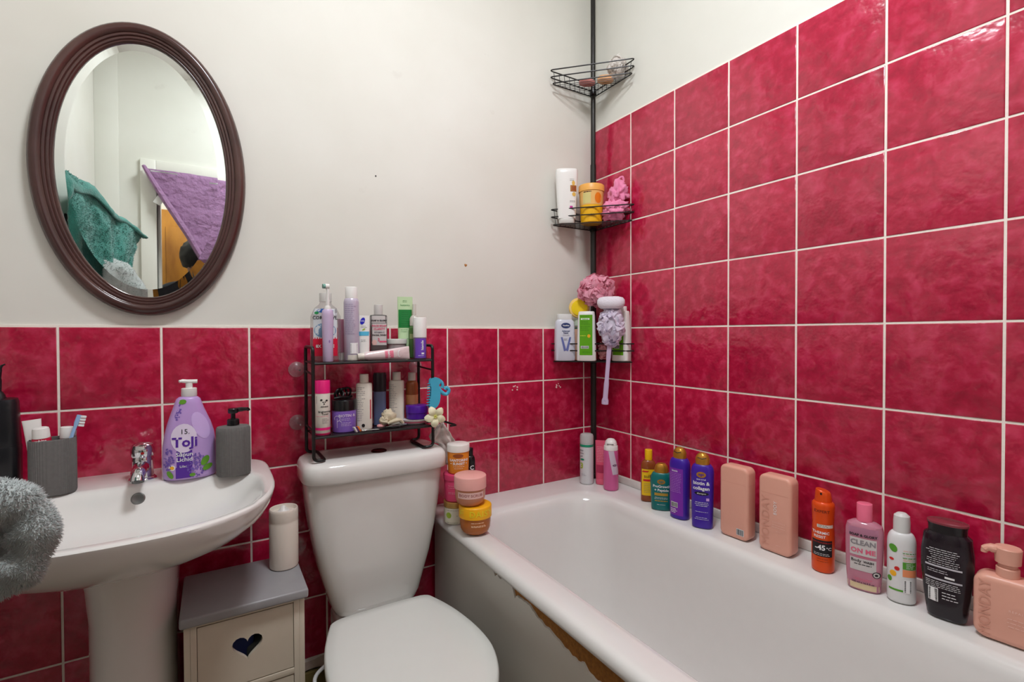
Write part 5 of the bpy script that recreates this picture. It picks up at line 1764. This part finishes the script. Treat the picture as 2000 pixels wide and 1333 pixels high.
tube(bm, smooth_path([(.0, 0, .04), (.018, .03, .03), (.028, .052, .0), (.01, .05, -.03)], 4), .0016, 6)
finish(bm, 'hanging_cord', M('pink_cord', (214, 110, 140), .7), t)
t = bk('shower_puff', 'small dusty pink net puff squeezed low between the bottles of the lowest basket', 'shower puff', -.082, -.148, ZL + .034)
bm = bmesh.new()
ruffles(bm, (0, 0, .008), (.018, .016, .034), 70, 19, .013, .014, .4)
finish(bm, 'net_ruffles', netm('dusty_pink_net', (244, 180, 186), .35), t, ang=3)
t = bk('sponge_brush', 'lilac net sponge brush with long handle hooked on the lowest basket', 'sponge brush', -.098, -.204, ZL + .12, -48)
NET = netm('lilac_net', (248, 240, 255), .35)
bm = bmesh.new()
tube(bm, smooth_path([(0, .004, .09), (0, .002, .0), (-.004, -.002, -.04), (-.010, -.004, -.12), (-.016, -.006, -.20), (-.021, -.004, -.262), (-.022, -.002, -.278)], 5), [.0085] * 10 + [.0085] * 5 + [.0075] * 5 + [.009] * 5 + [.0125] * 5 + [.008], 12, flat=.42)
finish(bm, 'handle', M('lilac_handle', (190, 156, 208), .3), t)
oval(Surf([(-.4, .05, .0085), (0, .05, .0085)], 8), t, 'hanging_hole', M('plum_hole', (60, 30, 80), .5), -.021, -.263, .0034, .0034, off=.0004)
bm = bmesh.new()
crumple(bm, (0, .004, .015), .040, 5, .2, 3, 3, (1, .7, 1.7))
ruffles(bm, (0, .002, .008), (.047, .031, .072), 150, 29, .020, .020, .7)
finish(bm, 'net_ruffles', NET, t, ang=3)
bm = bmesh.new()
lathe(bm, [(.074, .036, .024), (.080, .045, .030), (.092, .050, .034), (.105, .0495, .033), (.114, .043, .028), (.118, .028, .018), (.119, .006, .004)], 32, 2.6)
finish(bm, 'terry_cap', M('white_lilac_terry', (232, 226, 236), .9, bump=.8, bscale=260, sheen=.4), t)

ZM = 1.549
t = bk('shampoo_bottle', 'tall white tapering bottle with brown and gold label in the middle corner basket', 'bottle', -.182, -.050, ZM, -32)
b, S = body(t, 'bottle', WHT, [(.018, .034, .020), (.05, .0358, .021), (.12, .0395, .021), (.19, .0430, .020), (.203, .0425, .019), (.2075, .038, .016)], 3)
body(t, 'cap', M('grey_white_lid', (206, 204, 198), .35), [(0, .0285, .019), (.002, .030, .020), (.017, .030, .020), (.018, .029, .0195)], 3)
panel(S, b, 'brown_label', M('brown_gold_print', (164, 104, 34), .4), .012, .0355, .118, .142)
panel(S, b, 'brown_label_core', M('russet_print', (150, 76, 30), .5), .018, .034, .122, .138, off=.0009)
oval(S, b, 'gold_motif', M('gold_motif', (222, 178, 84), .4), .024, .150, .006, .009)
oval(S, b, 'gold_motif', M('gold_motif', (222, 178, 84), .4), .026, .108, .007, .008)
lines(S, b, INK, .010, .032, [.165, .160, .083, .079], seed=2)
panel(S, b, 'magenta_mark', M('magenta_mark', (196, 50, 150), .4), .010, .021, .056, .064)
t = bk('hair_mask_tub', 'orange and yellow hair mask tub in the middle corner basket', 'tub', -.098, -.096, ZM, -36)
b, S = body(t, 'tub', M('bright_yellow_tub', (242, 182, 16), .35, var=.05), [(0, .036), (.003, .040), (.06, .0435), (.118, .0465), (.120, .0455)], N=40)
body(t, 'lid', M('apricot_lid', (238, 174, 84), .38), capprof(.119, .145, .0490, r=.003), N=40)
band(S, b, 'apricot_band', M('apricot_band', (232, 180, 104), .4), .066, .118)
panel(S, b, 'cream_label', M('cream_label', (214, 200, 130), .4), -.034, -.006, .070, .110, off=.0009)
lines(S, b, INK, -.032, -.004, [.113], th=.003, off=.0012, ragged=0)
oval(S, b, 'orange_fruit', M('orange_fruit', (232, 124, 16), .4, var=.15), .022, .090, .013, .020, off=.0009)
lines(S, b, M('olive_ink', (140, 110, 10), .5), -.006, .016, [.030, .026, .022], seed=3, off=.0009)
t = bk('bath_gloves', 'bubblegum pink crumpled exfoliating gloves in the middle corner basket', 'gloves', -.044, -.172, ZM + .003, -50)
PKG = M('bubblegum_fabric', (238, 138, 178), .75, var=.10, vscale=50, bump=.4, bscale=240, sheen=.2)
bm = bmesh.new()
crumple(bm, (.010, .006, .105), .036, 11, .55, 2.0, 4, (1.0, .75, 1.15))
finish(bm, 'glove_upper', PKG, t, ang=3)
bm = bmesh.new()
crumple(bm, (-.006, -.002, .040), .036, 12, .50, 2.2, 4, (1.25, .75, 1.0))
finish(bm, 'glove_lower', PKG, t, ang=3)
bm = bmesh.new()
tube(bm, smooth_path([(.012, .004, .138), (.012, .002, .158), (.024, .004, .164), (.028, .006, .150), (.020, .006, .136)], 4), .0045, 8)
finish(bm, 'hanging_loop', PKG, t)

ZP = 2.0875
t = bk('soap_bar', 'peach soap bar lying in the highest corner basket', 'soap', -.055, -.128, ZP, -35)
bm = bmesh.new()
lathe(bm, [(0, .024, .016), (.004, .030, .021), (.014, .031, .022), (.020, .027, .018), (.022, .012, .008)], 28, 2.8)
finish(bm, 'bar', M('peach_soap', (226, 170, 120), .4, var=.1), t)
t = bk('soap_bar', 'rose pink flat soap beside the peach one in the highest basket', 'soap', -.104, -.078, ZP, -20)
bm = bmesh.new()
lathe(bm, [(0, .026, .018), (.003, .031, .022), (.011, .031, .022), (.015, .026, .017), (.016, .01, .008)], 28, 2.4)
finish(bm, 'bar', M('rose_soap', (206, 130, 124), .4, var=.1), t)
t = bk('shower_puff', 'translucent white net puff leaning in the highest corner basket', 'shower puff', -.030, -.168, ZP + .034, -40)
bm = bmesh.new()
ruffles(bm, (0, 0, .010), (.034, .026, .040), 80, 39, .020, .020, .5)
finish(bm, 'net_ruffles', netm('white_net', (252, 246, 240), .35), t, ang=3)

# ------------------------------------------------------------------ towels on the left wall
hk = thing('towel_hooks', 'dark double hook rail on the left wall holding towels', 'hooks', (XL, -.86, 1.50))
boxo('rail', .0, .014, -.24, .24, -.015, .015, BLK, hk, bev=.003)
for y in (-.18, 0, .18):
    bm = bmesh.new()
    tube(bm, smooth_path([(.012, y, 0), (.045, y, -.012), (.062, y, .006), (.062, y, .022)], 4), .005, 8)
    finish(bm, 'hook', BLK, hk)
def tufts(src, name, mat, n, length, seed, rw=.0022):
    """short pile standing on a mesh, joined as one part"""
    rnd = random.Random(seed)
    me = src.data
    tris = []
    acc = 0
    me.calc_loop_triangles()
    for lt_ in me.loop_triangles:
        acc += lt_.area
        tris.append((acc, lt_))
    vs_, fs = [], []
    import bisect
    keys = [a for a, _ in tris]
    for _ in range(n):
        lt_ = tris[min(len(tris) - 1, bisect.bisect(keys, rnd.random() * acc))][1]
        p, q, r = (me.vertices[i].co for i in lt_.vertices)
        a, b_ = rnd.random(), rnd.random()
        if a + b_ > 1:
            a, b_ = 1 - a, 1 - b_
        c = p + (q - p) * a + (r - p) * b_
        nn = lt_.normal
        tg = nn.orthogonal().normalized()
        tg.rotate(Matrix.Rotation(rnd.uniform(0, 2 * PI), 3, nn))
        bt = nn.cross(tg)
        L = length * rnd.uniform(.6, 1.3)
        tip = c + nn * L * .8 + tg * L * rnd.uniform(.1, .7) + Vector((0, 0, -L * .25))
        k = len(vs_)
        vs_ += [c + tg * rw - nn * .001, c - tg * rw * .5 + bt * rw - nn * .001, c - tg * rw * .5 - bt * rw - nn * .001, tip]
        fs += [(k, k + 1, k + 3), (k + 1, k + 2, k + 3), (k + 2, k, k + 3)]
    m2 = bpy.data.meshes.new(name)
    m2.from_pydata([tuple(v) for v in vs_], [], fs)
    for f in m2.polygons:
        f.use_smooth = True
    m2.materials.append(mat)
    o = link(name, m2, src.parent)
    o['kind'] = 'stuff'
    return o
FLUF = M('grey_fleece', (182, 190, 188), .9, var=.25, vscale=40, sheen=.5)
tw = thing('grey_towel', 'fluffy grey towel bunched in a loop in front of the basin', 'towel', (-1.62, -.66, .86))
bm = bmesh.new()
# the folded end that swings out in front of the basin
lp = smooth_path([(-.10, -.06, .19), (-.05, -.02, .11), (.005, 0, .072), (.037, 0, .058), (.062, 0, .034), (.070, 0, .0), (.060, 0, -.034), (.036, 0, -.053), (-.02, 0, -.075), (-.08, -.02, -.12), (-.12, -.05, -.20)], 6)
nl = len(lp)
tube(bm, lp, [.0175 + .0025 * math.sin(i * .7) for i in range(nl)], 18, flat=1.3)
for v in bm.verts:
    v.co += Vector((.004, .004, .004)) * noise.noise(v.co * 45)
fl_ = finish(bm, 'folded_loop', FLUF, tw, ang=3)
tufts(fl_, 'pile', FLUF, 26000, .0068, 3, .0009)
bm = bmesh.new()
crumple(bm, (-.030, .040, -.010), .062, 21, .35, 2.5, 4, (1.0, .45, 1.25))
fi = finish(bm, 'inner_fold', FLUF, tw, ang=3)
tufts(fi, 'pile', FLUF, 9000, .0068, 13, .0009)
GX = [(0, -.17, .66), (.10, -.14, .62), (.18, -.07, .58), (.26, .005, .53), (.38, .045, .43), (.60, .03, .24), (.80, -.05, .06), (1.0, -.11, -.14)]
def PG(u, v):
    for a, b_ in zip(GX, GX[1:]):
        if v <= b_[0] + 1e-9:
            t_ = (v - a[0]) / (b_[0] - a[0])
            x, z = a[1] + (b_[1] - a[1]) * t_, a[2] + (b_[2] - a[2]) * t_
            break
    k = math.sin(PI * (.02 + .76 * u))
    return Vector((-.17 + (x + .17) * k + .018 * math.sin(u * 13 + v * 2) * min(1, v * 3), -.05 - .30 * u, z))
gs = finish(cloth_grid(PG, 34, 34, .014, 11, 7, th=.014), 'hanging_sheet', FLUF, tw, ang=3)
tufts(gs, 'pile', FLUF, 14000, .007, 8, .0012)
TEALT = M('teal_terry', (64, 148, 136), .9, var=.22, vscale=60, bump=1.0, bscale=220, sheen=.4, bdist=.004)
tt = thing('teal_towel', 'teal terry towel slung over the wall hooks, seen in the oval mirror', 'towel', (-1.712, -.85, 1.575))
# over-the-hook mass: top edge runs from the wall out and towards the door
TOP = [Vector((-.050, .29, .03)), Vector((-.038, .25, .095)), Vector((.0, .07, .075)), Vector((.045, -.09, .020)), Vector((.112, -.27, -.015))]
MID = [Vector((-.045, .27, -.08)), Vector((-.02, .20, -.07)), Vector((.018, .04, -.06)), Vector((.055, -.08, -.065)), Vector((.098, -.22, -.085))]
BOT = [Vector((-.040, .27, -.22)), Vector((-.018, .20, -.235)), Vector((.030, .05, -.245)), Vector((.055, -.06, -.225)), Vector((.080, -.17, -.19))]
def PT(u, v):
    def on_(c):
        x = u * 4
        i = min(3, int(x))
        return c[i] + (c[i + 1] - c[i]) * (x - i)
    a, b_, c = on_(TOP), on_(MID), on_(BOT)
    p = a * (1 - v) ** 2 + b_ * 2 * v * (1 - v) + c * v * v
    return p + Vector((.018, .0, .0)) * math.sin(u * 24 + v * 1.2) * (.15 + .85 * v)
s1 = finish(cloth_grid(PT, 64, 28, .008, 13, 2, th=.010), 'towel_front', TEALT, tt, ang=3)
tufts(s1, 'pile', TEALT, 7000, .006, 5, .0016)
def PT2(u, v):   # flap folded over the top
    def on_(c):
        x = u * 4
        i = min(3, int(x))
        return c[i] + (c[i + 1] - c[i]) * (x - i)
    a = on_(TOP)
    return a + Vector((.016 * math.sin(v * PI * .7) + .008 * math.sin(u * 13), 0, .008 - .065 * v * (1.1 - u) + .010 * math.sin(u * 17)))
finish(cloth_grid(PT2, 50, 10, .006, 16, 8, th=.010), 'towel_flap', TEALT, tt, ang=3)
def PT3(u, v):   # back drop between the towel front and the wall
    return Vector((-.12 + .05 * u, .28 - .5 * u, .06 - .50 * v)) + Vector((.02, 0, 0)) * math.sin(u * 15 + v)
finish(cloth_grid(PT3, 26, 16, .012, 12, 9, th=.010), 'towel_back', TEALT, tt, ang=3)

# ------------------------------------------------------------------ person in the hall, only the dark hair shows in the mirror
def person(loc):
    J = [(0, 0, .95, .13, .10), (0, 0, 1.12, .125, .09), (0, .005, 1.30, .15, .095), (0, 0, 1.42, .10, .07), (0, .005, 1.49, .05, .05), (0, .015, 1.54, .055, .06), (0, .02, 1.60, .072, .088), (0, .02, 1.66, .066, .08)]
    E = [(k, k + 1) for k in range(7)]
    for sd in (-1, 1):
        n0 = len(J)
        J += [(sd * .17, 0, 1.40, .058, .058), (sd * .225, .0, 1.25, .047, .047), (sd * .245, .01, 1.12, .040, .040), (sd * .20, .15, 1.10, .036, .036), (sd * .14, .27, 1.13, .026, .026), (sd * .12, .33, 1.145, .036, .018)]
        E += [(3, n0)] + [(n0 + k, n0 + k + 1) for k in range(5)]
        f0 = len(J)
        for q in range(4):
            a = .105 + .018 * q
            J += [(sd * (a + .004), .375, 1.150 - .004 * q, .0085, .0085), (sd * a, .405 + (.008 if q in (1, 2) else 0), 1.135, .008, .008)]
            E += [(n0 + 5, f0 + 2 * q), (f0 + 2 * q, f0 + 2 * q + 1)]
        t0 = len(J)
        J += [(sd * .088, .325, 1.160, .0095, .0095), (sd * .075, .350, 1.165, .0085, .0085)]
        E += [(n0 + 5, t0), (t0, t0 + 1)]
        l0 = len(J)
        J += [(sd * .095, 0, .88, .095, .095), (sd * .10, .01, .68, .075, .075), (sd * .10, .015, .50, .058, .058), (sd * .10, -.005, .34, .055, .055), (sd * .10, -.01, .09, .042, .042), (sd * .105, .06, .045, .042, .036), (sd * .11, .15, .035, .036, .028)]
        E += [(0, l0)] + [(l0 + k, l0 + k + 1) for k in range(6)]
    me = bpy.data.meshes.new('person_body')
    me.from_pydata([j[:3] for j in J], E, [])
    ob = bpy.data.objects.new('person_body', me)
    COL.objects.link(ob)
    ob.modifiers.new('skin', 'SKIN')
    for k, j in enumerate(J):
        me.skin_vertices[0].data[k].radius = (j[3], j[4])
    me.skin_vertices[0].data[0].use_root = True
    sb = ob.modifiers.new('sub', 'SUBSURF')
    sb.levels = sb.render_levels = 2
    bpy.context.view_layer.update()
    dg = bpy.context.evaluated_depsgraph_get()
    m2 = bpy.data.meshes.new_from_object(ob.evaluated_get(dg))
    bpy.data.objects.remove(ob, do_unlink=True)
    for q in (M('charcoal_top', (44, 46, 52), .85, var=.1), M('skin', (196, 150, 124), .5, var=.05, sub=.1), M('dark_trousers', (34, 38, 52), .85, var=.1), M('black_shoes', (20, 20, 22), .5)):
        m2.materials.append(q)
    for f in m2.polygons:
        f.use_smooth = True
        c = f.center
        f.material_index = 1 if c.z > 1.475 or (c.y > .275 and c.z > 1.0) else 3 if c.z < .085 else 2 if c.z < .96 else 0
    r = thing('person', 'person with black hair in dark clothes standing in the hall, seen in the oval mirror', 'person', loc, D(170))
    link('body', m2, r)
    bm = bmesh.new()
    bmesh.ops.create_icosphere(bm, subdivisions=4, radius=1.0)
    for v in list(bm.verts):
        d = v.co.copy()
        v.co = Vector((d.x * .096, -.004 + d.y * .112, 1.625 + d.z * .115)) * 1.0 + d * .008 * noise.noise(d * 6)
    bmesh.ops.delete(bm, geom=[v for v in bm.verts if (v.co.y > .045 and v.co.z < 1.665) or v.co.z < 1.545], context='VERTS')
    finish(bm, 'hair', M('black_hair', (16, 15, 18), .55, var=.3, vscale=90), r, ang=3)
    for sd in (-1, 1):
        bm = bmesh.new()
        bmesh.ops.create_uvsphere(bm, u_segments=12, v_segments=8, radius=.011)
        finish(bm, 'eye', M('eye_white', (226, 224, 220), .2), r, loc=(sd * .030, .094, 1.612))
        bm = bmesh.new()
        bmesh.ops.create_uvsphere(bm, u_segments=10, v_segments=6, radius=.006)
        finish(bm, 'iris', M('dark_iris', (40, 26, 18), .2), r, loc=(sd * .030, .1015, 1.612))
    bm = bmesh.new()
    tube(bm, [(0, .098, 1.612), (0, .112, 1.585), (0, .098, 1.578)], [.007, .012, .007], 10)
    finish(bm, 'nose', MATS['skin'], r)
    bm = bmesh.new()
    tube(bm, [(-.022, .088, 1.552), (0, .096, 1.550), (.022, .088, 1.552)], [.003, .006, .003], 8)
    finish(bm, 'mouth', M('lips', (168, 96, 88), .45), r)
person((-1.42, -2.16, 0.0))
